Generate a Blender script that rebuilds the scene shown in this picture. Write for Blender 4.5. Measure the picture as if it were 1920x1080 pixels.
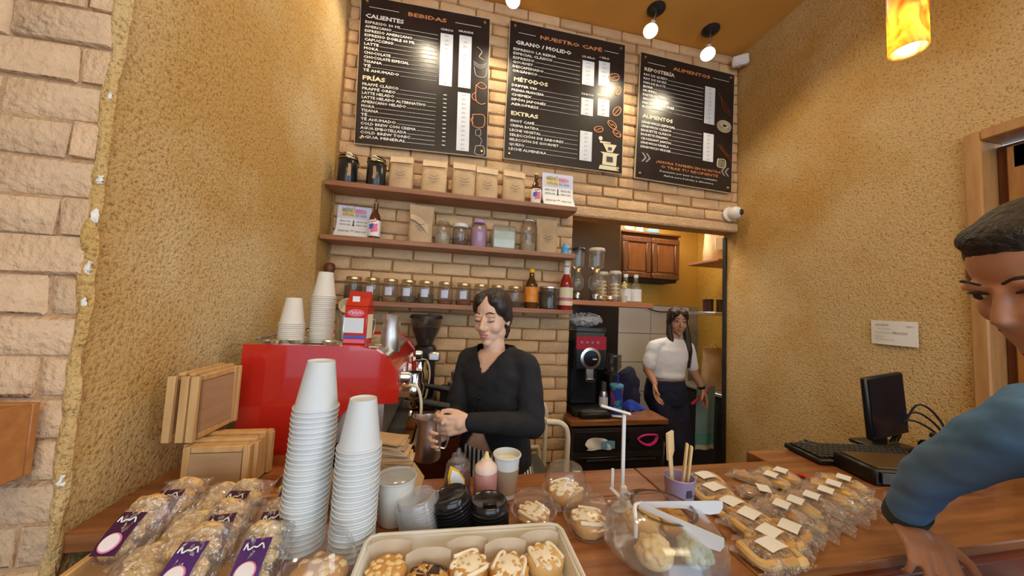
import bpy, bmesh, math, random
import numpy as np
from mathutils import Matrix, Vector, Euler

scene = bpy.context.scene
for o in list(bpy.data.objects):
    bpy.data.objects.remove(o, do_unlink=True)
COL = scene.collection
random.seed(7)
rng = random.Random(11)

# ---------------------------------------------------------------- camera
CAM_POS = Vector((0.0, 0.0, 1.5))
CAM_YAW, CAM_PITCH, CAM_ROLL = math.radians(-11.0846), math.radians(3.6319), math.radians(-2.6293)
FOCAL_PX = 612.8
_R = Matrix.Rotation(CAM_YAW, 3, 'Z') @ Matrix.Rotation(CAM_PITCH, 3, 'X') @ Matrix.Rotation(CAM_ROLL, 3, 'Y')
cam_data = bpy.data.cameras.new('camera')
cam_data.sensor_fit = 'HORIZONTAL'
cam_data.sensor_width = 36.0
cam_data.lens = 36.0 * FOCAL_PX / 1920.0
cam_data.clip_start = 0.02
cam = bpy.data.objects.new('camera', cam_data)
COL.objects.link(cam)
_right, _fwd, _up = _R @ Vector((1, 0, 0)), _R @ Vector((0, 1, 0)), _R @ Vector((0, 0, 1))
_m = Matrix((_right, _up, -_fwd)).transposed().to_4x4()
_m.translation = CAM_POS
cam.matrix_world = _m
scene.camera = cam

# ---------------------------------------------------------------- daylight and exposure
world = bpy.data.worlds.new('daylight')
scene.world = world
world.use_nodes = True
_bg = world.node_tree.nodes['Background']
_bg.inputs['Color'].default_value = (0.58, 0.78, 1.0, 1)
_bg.inputs['Strength'].default_value = 1.15
scene.view_settings.view_transform = 'Standard'
scene.view_settings.look = 'None'
scene.view_settings.exposure = -0.08
scene.view_settings.gamma = 1.0
scene.view_settings.use_curve_mapping = False
scene.cycles.max_bounces = 8
scene.cycles.transparent_max_bounces = 24
scene.cycles.sample_clamp_indirect = 6.0

def area_light(name, loc, target, size, size_y, power, color):
    d = bpy.data.lights.new(name, 'AREA')
    d.shape = 'RECTANGLE'; d.size = size; d.size_y = size_y; d.energy = power; d.color = color
    o = bpy.data.objects.new(name, d)
    COL.objects.link(o)
    o.location = loc
    o.rotation_euler = (Vector(target) - Vector(loc)).to_track_quat('-Z', 'Y').to_euler()
    return o
# daylight through the glazed shop front behind the photographer; fill added from the right; ceiling lamps
area_light('shopfront_daylight', (0.6, -3.9, 1.9), (0.6, 2.0, 1.3), 4.6, 2.6, 95, (0.66, 0.83, 1.0))
area_light('side_fill_light', (4.2, -1.6, 2.1), (-0.7, 1.2, 1.6), 2.4, 2.4, 112, (0.95, 0.96, 1.0))  # added fill to brighten the left wall; no window known there
area_light('kitchen_ceiling_light', (1.95, 2.85, 2.70), (1.95, 2.86, 0.0), 0.9, 0.5, 24, (1.0, 0.86, 0.66))
area_light('cafe_ceiling_light', (0.5, -1.2, 3.6), (0.6, 0.4, 0.0), 2.4, 1.0, 55, (1.0, 0.80, 0.52))

# ---------------------------------------------------------------- materials
MATS = {}
def nt_mat(name):
    m = bpy.data.materials.new(name); m.use_nodes = True
    nt = m.node_tree
    for n in list(nt.nodes): nt.nodes.remove(n)
    out = nt.nodes.new('ShaderNodeOutputMaterial')
    MATS[name] = m
    return m, nt, out
def rgb(c):
    return (c[0], c[1], c[2], 1.0)
def s2l(r, g, b):
    f = lambda v: (v / 255.0 / 12.92) if v <= 10.31 else ((v / 255.0 + 0.055) / 1.055) ** 2.4
    return (f(r), f(g), f(b))
def mat(name, col, rough=0.6, metal=0.0, var=0.12, scale=8.0, bump=0.0, bscale=40.0, spec=0.5, col2=None,
        stretch=(1, 1, 1), detail=4.0, objrand=0.0, trans=0.0, sss=0.0, emis=None, emis_s=0.0, coat=0.0, bdist=0.01, rampw=(0.3, 0.7)):
    m, nt, out = nt_mat(name)
    N, L = nt.nodes, nt.links
    p = N.new('ShaderNodeBsdfPrincipled')
    tc = N.new('ShaderNodeTexCoord'); mp = N.new('ShaderNodeMapping')
    mp.inputs['Scale'].default_value = stretch
    L.new(tc.outputs['Object'], mp.inputs['Vector'])
    no = N.new('ShaderNodeTexNoise'); no.inputs['Scale'].default_value = scale; no.inputs['Detail'].default_value = detail
    L.new(mp.outputs['Vector'], no.inputs['Vector'])
    rp = N.new('ShaderNodeValToRGB')
    c2 = col2 if col2 else tuple(max(0, c * (1 - 2 * var)) for c in col)
    c1 = col if col2 else tuple(min(1, c * (1 + var)) for c in col)
    rp.color_ramp.elements[0].color = rgb(c2); rp.color_ramp.elements[0].position = rampw[0]
    rp.color_ramp.elements[1].color = rgb(c1); rp.color_ramp.elements[1].position = rampw[1]
    L.new(no.outputs['Fac'], rp.inputs['Fac'])
    src = rp.outputs['Color']
    if objrand > 0:
        oi = N.new('ShaderNodeObjectInfo'); hs = N.new('ShaderNodeHueSaturation')
        mr = N.new('ShaderNodeMapRange'); mr.inputs['To Min'].default_value = 1 - objrand; mr.inputs['To Max'].default_value = 1 + objrand
        L.new(oi.outputs['Random'], mr.inputs['Value']); L.new(mr.outputs['Result'], hs.inputs['Value'])
        L.new(src, hs.inputs['Color']); src = hs.outputs['Color']
    L.new(src, p.inputs['Base Color'])
    p.inputs['Roughness'].default_value = rough; p.inputs['Metallic'].default_value = metal
    p.inputs['Specular IOR Level'].default_value = spec
    p.inputs['Transmission Weight'].default_value = trans
    p.inputs['Coat Weight'].default_value = coat
    if sss > 0:
        p.inputs['Subsurface Weight'].default_value = sss; p.inputs['Subsurface Radius'].default_value = (0.01, 0.004, 0.002)
    if emis:
        p.inputs['Emission Color'].default_value = rgb(emis); p.inputs['Emission Strength'].default_value = emis_s
    if bump > 0:
        nb = N.new('ShaderNodeTexNoise'); nb.inputs['Scale'].default_value = bscale; nb.inputs['Detail'].default_value = 5
        L.new(mp.outputs['Vector'], nb.inputs['Vector'])
        bn = N.new('ShaderNodeBump'); bn.inputs['Strength'].default_value = bump; bn.inputs['Distance'].default_value = bdist
        L.new(nb.outputs['Fac'], bn.inputs['Height']); L.new(bn.outputs['Normal'], p.inputs['Normal'])
    L.new(p.outputs[0], out.inputs[0])
    return m
def glass(name, tint=(1, 1, 1), body=0.06, bodycol=(0.8, 0.85, 0.85), rough=0.03, bump=0.0, bscale=60.0, gloss=1.0, base=0.045):
    """Thin clear sheet: see-through, with a Fresnel sheen and a little scattered light."""
    m, nt, out = nt_mat(name)
    N, L = nt.nodes, nt.links
    tr = N.new('ShaderNodeBsdfTransparent'); tr.inputs[0].default_value = rgb(tint)
    df = N.new('ShaderNodeBsdfDiffuse'); df.inputs[0].default_value = rgb(bodycol)
    gl = N.new('ShaderNodeBsdfGlossy'); gl.inputs['Roughness'].default_value = rough
    gl.inputs['Color'].default_value = (gloss, gloss, gloss, 1)
    m1 = N.new('ShaderNodeMixShader'); m1.inputs[0].default_value = body
    L.new(tr.outputs[0], m1.inputs[1]); L.new(df.outputs[0], m1.inputs[2])
    fr = N.new('ShaderNodeLayerWeight'); fr.inputs['Blend'].default_value = 0.5
    pw = N.new('ShaderNodeMath'); pw.operation = 'POWER'; pw.inputs[1].default_value = 3.5
    ma = N.new('ShaderNodeMath'); ma.operation = 'MULTIPLY_ADD'; ma.inputs[1].default_value = 0.75; ma.inputs[2].default_value = base
    L.new(fr.outputs['Facing'], pw.inputs[0]); L.new(pw.outputs[0], ma.inputs[0])
    m2 = N.new('ShaderNodeMixShader')
    L.new(ma.outputs[0], m2.inputs[0]); L.new(m1.outputs[0], m2.inputs[1]); L.new(gl.outputs[0], m2.inputs[2])
    if bump > 0:
        tc = N.new('ShaderNodeTexCoord'); nb = N.new('ShaderNodeTexNoise')
        nb.inputs['Scale'].default_value = bscale; nb.inputs['Detail'].default_value = 3
        L.new(tc.outputs['Object'], nb.inputs['Vector'])
        bn = N.new('ShaderNodeBump'); bn.inputs['Strength'].default_value = bump; bn.inputs['Distance'].default_value = 0.02
        L.new(nb.outputs['Fac'], bn.inputs['Height'])
        L.new(bn.outputs['Normal'], gl.inputs['Normal']); L.new(bn.outputs['Normal'], fr.inputs['Normal'])
    L.new(m2.outputs[0], out.inputs[0])
    return m
def emit(name, col, strength):
    m, nt, out = nt_mat(name)
    e = nt.nodes.new('ShaderNodeEmission'); e.inputs[0].default_value = rgb(col); e.inputs[1].default_value = strength
    nt.links.new(e.outputs[0], out.inputs[0])
    return m

def stucco(name, c_hi, c_lo, bump=1.0, blotch=(0.45, 0.62)):
    m, nt, out = nt_mat(name)
    N, L = nt.nodes, nt.links
    p = N.new('ShaderNodeBsdfPrincipled'); p.inputs['Roughness'].default_value = 0.85; p.inputs['Specular IOR Level'].default_value = 0.2
    tc = N.new('ShaderNodeTexCoord')
    n1 = N.new('ShaderNodeTexNoise'); n1.inputs['Scale'].default_value = 1.6; n1.inputs['Detail'].default_value = 5
    n2 = N.new('ShaderNodeTexNoise'); n2.inputs['Scale'].default_value = 105; n2.inputs['Detail'].default_value = 4; n2.inputs['Roughness'].default_value = 0.65
    n3 = N.new('ShaderNodeTexNoise'); n3.inputs['Scale'].default_value = 45; n3.inputs['Detail'].default_value = 3
    for n in (n1, n2, n3): L.new(tc.outputs['Object'], n.inputs['Vector'])
    r1 = N.new('ShaderNodeValToRGB')
    r1.color_ramp.elements[0].color = rgb(c_lo); r1.color_ramp.elements[0].position = blotch[0]
    r1.color_ramp.elements[1].color = rgb(c_hi); r1.color_ramp.elements[1].position = blotch[1]
    L.new(n1.outputs['Fac'], r1.inputs['Fac'])
    r2 = N.new('ShaderNodeValToRGB')                     # dirt and pit shade put into the colour of the rough plaster
    r2.color_ramp.elements[0].color = (0.58, 0.50, 0.42, 1); r2.color_ramp.elements[0].position = 0.34
    r2.color_ramp.elements[1].color = (1, 1, 1, 1); r2.color_ramp.elements[1].position = 0.48
    L.new(n2.outputs['Fac'], r2.inputs['Fac'])
    mx = N.new('ShaderNodeMix'); mx.data_type = 'RGBA'; mx.blend_type = 'MULTIPLY'; mx.inputs['Factor'].default_value = 1.0
    L.new(r1.outputs['Color'], mx.inputs[6]); L.new(r2.outputs['Color'], mx.inputs[7])
    L.new(mx.outputs[2], p.inputs['Base Color'])
    ad = N.new('ShaderNodeMath'); ad.operation = 'MULTIPLY_ADD'; ad.inputs[1].default_value = 0.6
    L.new(n3.outputs['Fac'], ad.inputs[0]); L.new(n2.outputs['Fac'], ad.inputs[2])
    bn = N.new('ShaderNodeBump'); bn.inputs['Strength'].default_value = bump; bn.inputs['Distance'].default_value = 0.012
    L.new(ad.outputs[0], bn.inputs['Height']); L.new(bn.outputs['Normal'], p.inputs['Normal'])
    L.new(p.outputs[0], out.inputs[0])
    return m
def wood(name, c1, c2, axis=0, rough=0.45, scale=6.0, bump=0.12, coat=0.0, objrand=0.0):
    st = [9, 9, 9]; st[axis] = 0.9
    return mat(name, c1, rough, col2=c2, scale=scale, stretch=tuple(st), bump=bump, bscale=scale * 2, coat=coat, detail=6, objrand=objrand, bdist=0.003)

stucco('stucco_wall', (0.76, 0.545, 0.27), (0.64, 0.385, 0.12), bump=1.0, blotch=(0.42, 0.60))
glass('jar_glass', (0.86, 0.84, 0.80), 0.10, (0.42, 0.38, 0.32))
stucco('stucco_kitchen', (0.66, 0.40, 0.08), (0.60, 0.35, 0.06), bump=0.25)
mat('ceiling_paint', (0.74, 0.39, 0.08), 0.8, var=0.05, scale=2)
mat('brick_paint', (0.73, 0.50, 0.29), 0.85, col2=(0.63, 0.405, 0.21), scale=14, bump=0.7, bscale=55, objrand=0.10, spec=0.2, bdist=0.012)
mat('brick_paint_pier', (0.66, 0.45, 0.28), 0.85, col2=(0.56, 0.36, 0.21), scale=16, bump=0.9, bscale=60, objrand=0.08, spec=0.2, bdist=0.012)
mat('mortar', (0.50, 0.30, 0.13), 0.9, col2=(0.40, 0.23, 0.09), scale=25, bump=0.8, bscale=70, spec=0.2)
mat('mortar_pier', (0.52, 0.33, 0.18), 0.9, col2=(0.42, 0.25, 0.13), scale=25, bump=0.8, bscale=70, spec=0.2)
mat('plaster_white', (0.78, 0.74, 0.66), 0.9, var=0.1, scale=30, bump=0.5)
wood('shelf_wood', (0.36, 0.165, 0.075), (0.25, 0.10, 0.045), 0, rough=0.5)
wood('shelf_orange', (0.52, 0.20, 0.07), (0.42, 0.15, 0.05), 0, rough=0.45)
wood('counter_wood', (0.35, 0.14, 0.047), (0.17, 0.058, 0.018), 0, rough=0.32, scale=4.0, coat=0.25, objrand=0.08)
wood('counter_edge_wood', (0.17, 0.035, 0.015), (0.10, 0.02, 0.01), 0, rough=0.4)
wood('door_wood', (0.42, 0.19, 0.045), (0.30, 0.12, 0.03), 2, rough=0.45)
wood('door_dark', (0.16, 0.045, 0.012), (0.10, 0.028, 0.008), 2, rough=0.45)
wood('frame_wood', (0.48, 0.27, 0.10), (0.38, 0.19, 0.07), 2, rough=0.55)
wood('pine_wood', (0.62, 0.38, 0.16), (0.50, 0.28, 0.10), 2, rough=0.6)
wood('box_wood', (0.46, 0.19, 0.05), (0.36, 0.13, 0.035), 0, rough=0.5)
wood('cabinet_wood', (0.15, 0.052, 0.015), (0.09, 0.030, 0.009), 2, rough=0.4)
wood('cabinet_panel', (0.21, 0.070, 0.017), (0.14, 0.045, 0.011), 2, rough=0.35)
wood('spatula_wood', (0.80, 0.62, 0.34), (0.70, 0.50, 0.25), 2, rough=0.6)
mat('crate_ply', (0.46, 0.29, 0.15), 0.7, col2=(0.38, 0.22, 0.11), scale=6, stretch=(1, 1, 6))
mat('board_black', (0.018, 0.013, 0.013), 0.36, var=0.2, scale=5, bump=0.03, bscale=20, spec=0.5)
mat('board_edge', (0.60, 0.50, 0.38), 0.5)
mat('print_white', (0.86, 0.86, 0.82), 0.6, var=0.04)
mat('print_cream', (0.80, 0.72, 0.50), 0.6, var=0.04)
mat('print_orange', (0.68, 0.26, 0.10), 0.6, var=0.06)
mat('print_price', (0.72, 0.76, 0.82), 0.5, var=0.04)
mat('print_dark', (0.06, 0.06, 0.07), 0.6, var=0.1)
mat('print_grey', (0.30, 0.28, 0.27), 0.6, var=0.1)
mat('print_yellow', (0.85, 0.66, 0.22), 0.6, var=0.05)
mat('print_pink', (0.75, 0.16, 0.24), 0.6, var=0.05)
mat('print_blue', (0.05, 0.12, 0.55), 0.5, var=0.05)
mat('print_skyblue', (0.16, 0.45, 0.72), 0.5, var=0.05)
mat('paper_lilac', (0.62, 0.66, 0.86), 0.6, var=0.04)
mat('paper_white', (0.82, 0.82, 0.80), 0.7, var=0.03)
mat('brass', (0.70, 0.50, 0.22), 0.35, metal=1.0, var=0.1)
mat('steel', (0.74, 0.73, 0.71), 0.30, metal=1.0, var=0.08, scale=20)
mat('steel_satin', (0.74, 0.72, 0.68), 0.40, metal=1.0, var=0.1, scale=30)
mat('chrome', (0.75, 0.75, 0.74), 0.08, metal=1.0, var=0.03)
mat('black_plastic', (0.012, 0.012, 0.013), 0.38, var=0.2)
mat('black_gloss', (0.010, 0.010, 0.012), 0.16, var=0.2)
mat('black_matte', (0.016, 0.015, 0.014), 0.7, var=0.2)
mat('black_enamel', (0.012, 0.016, 0.020), 0.22, var=0.2)
mat('dark_brown_panel', (0.10, 0.055, 0.018), 0.4, var=0.1, scale=3)
mat('dark_grey', (0.07, 0.07, 0.065), 0.6, var=0.1)
mat('kraft', (0.58, 0.40, 0.22), 0.75, var=0.10, scale=9, bump=0.35, bscale=24, objrand=0.06)
mat('kraft_light', (0.70, 0.52, 0.31), 0.7, var=0.08, scale=9, bump=0.3, bscale=24)
mat('cardboard', (0.55, 0.37, 0.20), 0.8, var=0.1, scale=10, objrand=0.12)
mat('cup_paper', (0.61, 0.635, 0.64), 0.55, var=0.02, scale=3)
mat('cup_cream', (0.72, 0.66, 0.55), 0.55, var=0.03, scale=3)
mat('cup_inside', (0.70, 0.62, 0.48), 0.6, var=0.03)
mat('sleeve', (0.36, 0.24, 0.16), 0.8, var=0.1, scale=12)
mat('machine_red', (0.54, 0.020, 0.011), 0.14, var=0.06, scale=3, coat=0.6)
mat('machine_black', (0.02, 0.018, 0.016), 0.45, var=0.2)
mat('amber_glass', (0.10, 0.035, 0.008), 0.08, var=0.2, coat=0.5)
mat('amber_syrup', (0.42, 0.13, 0.02), 0.10, var=0.15, coat=0.5)
mat('honey_dark', (0.085, 0.016, 0.006), 0.08, var=0.2, coat=0.6)
mat('label_orange', (0.80, 0.28, 0.03), 0.5, var=0.1, scale=30)
mat('red_syrup', (0.30, 0.008, 0.012), 0.12, var=0.1, coat=0.5)
mat('cream_liquid', (0.78, 0.66, 0.42), 0.3, var=0.05)
mat('label_cream', (0.80, 0.72, 0.50), 0.5, var=0.05)
mat('pink_syrup', (0.52, 0.24, 0.22), 0.35, var=0.05)
mat('pink_pale', (0.78, 0.60, 0.52), 0.4, var=0.05)
mat('yellow_label', (0.85, 0.48, 0.02), 0.45, var=0.06)
mat('lilac_powder', (0.62, 0.38, 0.66), 0.7, var=0.08)
mat('blue_plastic', (0.10, 0.38, 0.68), 0.35, var=0.08)
mat('blue_cloth', (0.01, 0.05, 0.50), 0.8, var=0.2, bump=0.4)
mat('navy_cloth', (0.010, 0.013, 0.045), 0.85, var=0.2, bump=0.3, bscale=30)
mat('pink_band', (0.80, 0.03, 0.35), 0.5, var=0.1)
mat('green_pale', (0.50, 0.55, 0.42), 0.4, var=0.08, scale=12)
mat('seeds_brown', (0.20, 0.10, 0.05), 0.7, col2=(0.06, 0.03, 0.02), scale=120, bump=1.0, bscale=150)
mat('seeds_tan', (0.56, 0.40, 0.20), 0.7, col2=(0.36, 0.22, 0.10), scale=120, bump=1.0, bscale=150)
mat('seeds_green', (0.20, 0.19, 0.10), 0.8, col2=(0.08, 0.07, 0.04), scale=120, bump=1.0, bscale=150)
mat('seeds_pale', (0.66, 0.60, 0.44), 0.7, col2=(0.48, 0.42, 0.28), scale=120, bump=1.0, bscale=150)
mat('seeds_red', (0.40, 0.10, 0.05), 0.7, col2=(0.14, 0.05, 0.03), scale=90, bump=1.0, bscale=120)
mat('cookie', (0.62, 0.36, 0.12), 0.8, col2=(0.46, 0.24, 0.07), scale=30, bump=0.5, bscale=60)
mat('cookie_yellow', (0.80, 0.52, 0.14), 0.8, col2=(0.68, 0.40, 0.09), scale=26, bump=0.5, bscale=60)
mat('cookie_brown', (0.48, 0.26, 0.10), 0.8, col2=(0.32, 0.16, 0.06), scale=30, bump=0.5, bscale=60)
mat('bread', (0.74, 0.50, 0.22), 0.8, col2=(0.58, 0.34, 0.11), scale=14, bump=0.35, bscale=40)
mat('bread_pale', (0.82, 0.64, 0.34), 0.85, col2=(0.70, 0.48, 0.20), scale=18, bump=0.5, bscale=40)
mat('pastry', (0.66, 0.36, 0.10), 0.65, col2=(0.50, 0.24, 0.06), scale=16, bump=0.4, bscale=40)
mat('icing', (0.86, 0.80, 0.64), 0.45, var=0.05, scale=20)
mat('chocolate', (0.055, 0.022, 0.012), 0.35, var=0.2)
mat('streusel', (0.78, 0.58, 0.26), 0.85, col2=(0.56, 0.36, 0.13), scale=70, bump=1.0, bscale=110)
mat('tray_cream', (0.68, 0.67, 0.62), 0.45, var=0.03)
mat('wax_paper', (0.62, 0.50, 0.36), 0.7, var=0.06)
mat('purple_print', (0.055, 0.008, 0.045), 0.45, var=0.15)
mat('violet_print', (0.075, 0.02, 0.15), 0.45, var=0.15)
mat('seal_white', (0.80, 0.74, 0.74), 0.6, var=0.04)
mat('seal_pink', (0.70, 0.22, 0.38), 0.6, var=0.04)
mat('tile_white', (0.70, 0.68, 0.62), 0.28, var=0.03, scale=3)
mat('grout', (0.30, 0.28, 0.25), 0.9)
mat('white_plastic', (0.80, 0.79, 0.76), 0.4, var=0.03)
mat('white_metal', (0.74, 0.76, 0.80), 0.35, var=0.03)
mat('cream_metal', (0.72, 0.62, 0.44), 0.4, var=0.06)
mat('milky_plastic', (0.62, 0.60, 0.54), 0.4, var=0.05)
mat('skin_a', (0.72, 0.46, 0.33), 0.50, var=0.04, scale=10, sss=0.12)
mat('skin_b', (0.50, 0.26, 0.16), 0.50, var=0.05, scale=10, sss=0.10)
mat('skin_man', (0.52, 0.25, 0.15), 0.50, var=0.06, scale=10, sss=0.10)
mat('lips', (0.48, 0.17, 0.15), 0.45, var=0.05)
mat('hair_black', (0.010, 0.008, 0.008), 0.32, col2=(0.028, 0.02, 0.016), scale=8, stretch=(6, 6, 0.6), bump=0.6, bscale=26)
mat('hair_brown', (0.035, 0.016, 0.008), 0.4, col2=(0.015, 0.008, 0.005), scale=8, stretch=(6, 6, 0.6), bump=0.6, bscale=26)
mat('hair_short', (0.030, 0.018, 0.010), 0.6, col2=(0.012, 0.008, 0.005), scale=40, bump=0.9, bscale=90)
mat('stubble', (0.26, 0.16, 0.12), 0.7, col2=(0.36, 0.20, 0.14), scale=60, bump=0.3, bscale=90)
mat('cardigan', (0.010, 0.011, 0.014), 0.88, var=0.2, scale=20, bump=0.25, bscale=14)
mat('undershirt', (0.06, 0.06, 0.06), 0.85, var=0.1)
mat('tee_white', (0.78, 0.80, 0.84), 0.85, var=0.03, bump=0.3, bscale=12)
mat('sweater_blue', (0.09, 0.26, 0.56), 0.9, col2=(0.11, 0.19, 0.32), scale=5, bump=0.5, bscale=14)
mat('sweater_cuff', (0.045, 0.055, 0.065), 0.9, var=0.1, bump=0.4, bscale=60)
mat('jeans', (0.02, 0.025, 0.05), 0.9, var=0.2)
mat('apron_blue', (0.30, 0.55, 0.72), 0.8, var=0.08)
mat('aqua', (0.15, 0.52, 0.58), 0.7, var=0.06)
mat('red_fabric', (0.45, 0.02, 0.05), 0.8, var=0.1)
mat('mug_blue', (0.26, 0.36, 0.62), 0.3, col2=(0.48, 0.30, 0.52), scale=5, var=0.1)
mat('floor_tile', (0.20, 0.12, 0.08), 0.5, var=0.15, scale=3)
mat('eye_white', (0.75, 0.72, 0.68), 0.3)
mat('keycap', (0.03, 0.028, 0.024), 0.55, var=0.1)
mat('bean_dark', (0.035, 0.015, 0.008), 0.5, var=0.3, scale=90, bump=1.0, bscale=120)
emit('bulb_glow', (1.0, 0.93, 0.78), 9.0)
glass('clear_glass', (0.97, 0.98, 0.97), 0.06, (0.70, 0.72, 0.70))
glass('smoky_glass', (0.55, 0.53, 0.50), 0.10, (0.25, 0.23, 0.20))
glass('clear_plastic', (0.97, 0.97, 0.97), 0.05, (0.8, 0.8, 0.8), rough=0.10)
glass('lid_plastic', (0.93, 0.94, 0.96), 0.14, (0.75, 0.78, 0.82), rough=0.15)
glass('crinkle', (0.96, 0.95, 0.94), 0.13, (0.86, 0.80, 0.74), rough=0.14, bump=1.0, bscale=55, base=0.16)
glass('crinkle_fine', (0.96, 0.95, 0.93), 0.10, (0.84, 0.78, 0.68), rough=0.15, bump=1.0, bscale=80, base=0.14)
glass('crinkle_white', (0.80, 0.80, 0.80), 0.55, (0.82, 0.80, 0.78), rough=0.2, bump=1.0, bscale=30)
def striped(name):
    m, nt, out = nt_mat(name)
    N, L = nt.nodes, nt.links
    p = N.new('ShaderNodeBsdfPrincipled'); p.inputs['Roughness'].default_value = 0.85
    tc = N.new('ShaderNodeTexCoord'); w = N.new('ShaderNodeTexWave'); w.wave_type = 'BANDS'; w.bands_direction = 'X'
    w.inputs['Scale'].default_value = 19.0; w.inputs['Distortion'].default_value = 0.6
    L.new(tc.outputs['Object'], w.inputs['Vector'])
    r = N.new('ShaderNodeValToRGB'); r.color_ramp.interpolation = 'CONSTANT'
    r.color_ramp.elements[0].color = (0.02, 0.025, 0.05, 1); r.color_ramp.elements[1].color = (0.72, 0.74, 0.78, 1); r.color_ramp.elements[1].position = 0.5
    L.new(w.outputs['Fac'], r.inputs['Fac']); L.new(r.outputs[0], p.inputs['Base Color']); L.new(p.outputs[0], out.inputs[0])
striped('striped_cloth')
def lampshade(name):
    m, nt, out = nt_mat(name)
    N, L = nt.nodes, nt.links
    tc = N.new('ShaderNodeTexCoord'); w = N.new('ShaderNodeTexNoise')
    w.inputs['Scale'].default_value = 9.0; w.inputs['Detail'].default_value = 3; w.inputs['Distortion'].default_value = 2.2
    mp = N.new('ShaderNodeMapping'); mp.inputs['Scale'].default_value = (1, 1, 0.6); mp.inputs['Rotation'].default_value = (0.6, 0.3, 0)
    L.new(tc.outputs['Object'], mp.inputs[0]); L.new(mp.outputs[0], w.inputs['Vector'])
    r = N.new('ShaderNodeValToRGB'); r.color_ramp.elements[0].color = (0.60, 0.22, 0.03, 1); r.color_ramp.elements[0].position = 0.38
    r.color_ramp.elements[1].color = (0.95, 0.72, 0.22, 1); r.color_ramp.elements[1].position = 0.6
    L.new(w.outputs['Fac'], r.inputs['Fac'])
    t = N.new('ShaderNodeBsdfTranslucent'); d = N.new('ShaderNodeBsdfPrincipled'); d.inputs['Roughness'].default_value = 0.35
    L.new(r.outputs[0], t.inputs[0]); L.new(r.outputs[0], d.inputs['Base Color'])
    mx = N.new('ShaderNodeMixShader'); mx.inputs[0].default_value = 0.4
    L.new(t.outputs[0], mx.inputs[1]); L.new(d.outputs[0], mx.inputs[2]); L.new(mx.outputs[0], out.inputs[0])
lampshade('onyx_shade')
def multicolour(name):
    m, nt, out = nt_mat(name)
    N, L = nt.nodes, nt.links
    p = N.new('ShaderNodeBsdfPrincipled'); p.inputs['Roughness'].default_value = 0.35
    tc = N.new('ShaderNodeTexCoord'); v = N.new('ShaderNodeTexVoronoi'); v.inputs['Scale'].default_value = 32
    L.new(tc.outputs['Object'], v.inputs['Vector'])
    s = N.new('ShaderNodeSeparateColor'); L.new(v.outputs['Color'], s.inputs[0])
    r = N.new('ShaderNodeValToRGB'); r.color_ramp.interpolation = 'CONSTANT'
    e = r.color_ramp.elements
    e[0].color = (0.02, 0.06, 0.40, 1); e[1].color = (0.60, 0.03, 0.03, 1); e[1].position = 0.45
    for pos, c in ((0.62, (0.03, 0.30, 0.45, 1)), (0.78, (0.05, 0.35, 0.12, 1)), (0.9, (0.75, 0.35, 0.05, 1))):
        k = e.new(pos); k.color = c
    L.new(s.outputs[0], r.inputs['Fac']); L.new(r.outputs[0], p.inputs['Base Color']); L.new(p.outputs[0], out.inputs[0])
multicolour('floral_print')

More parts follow.
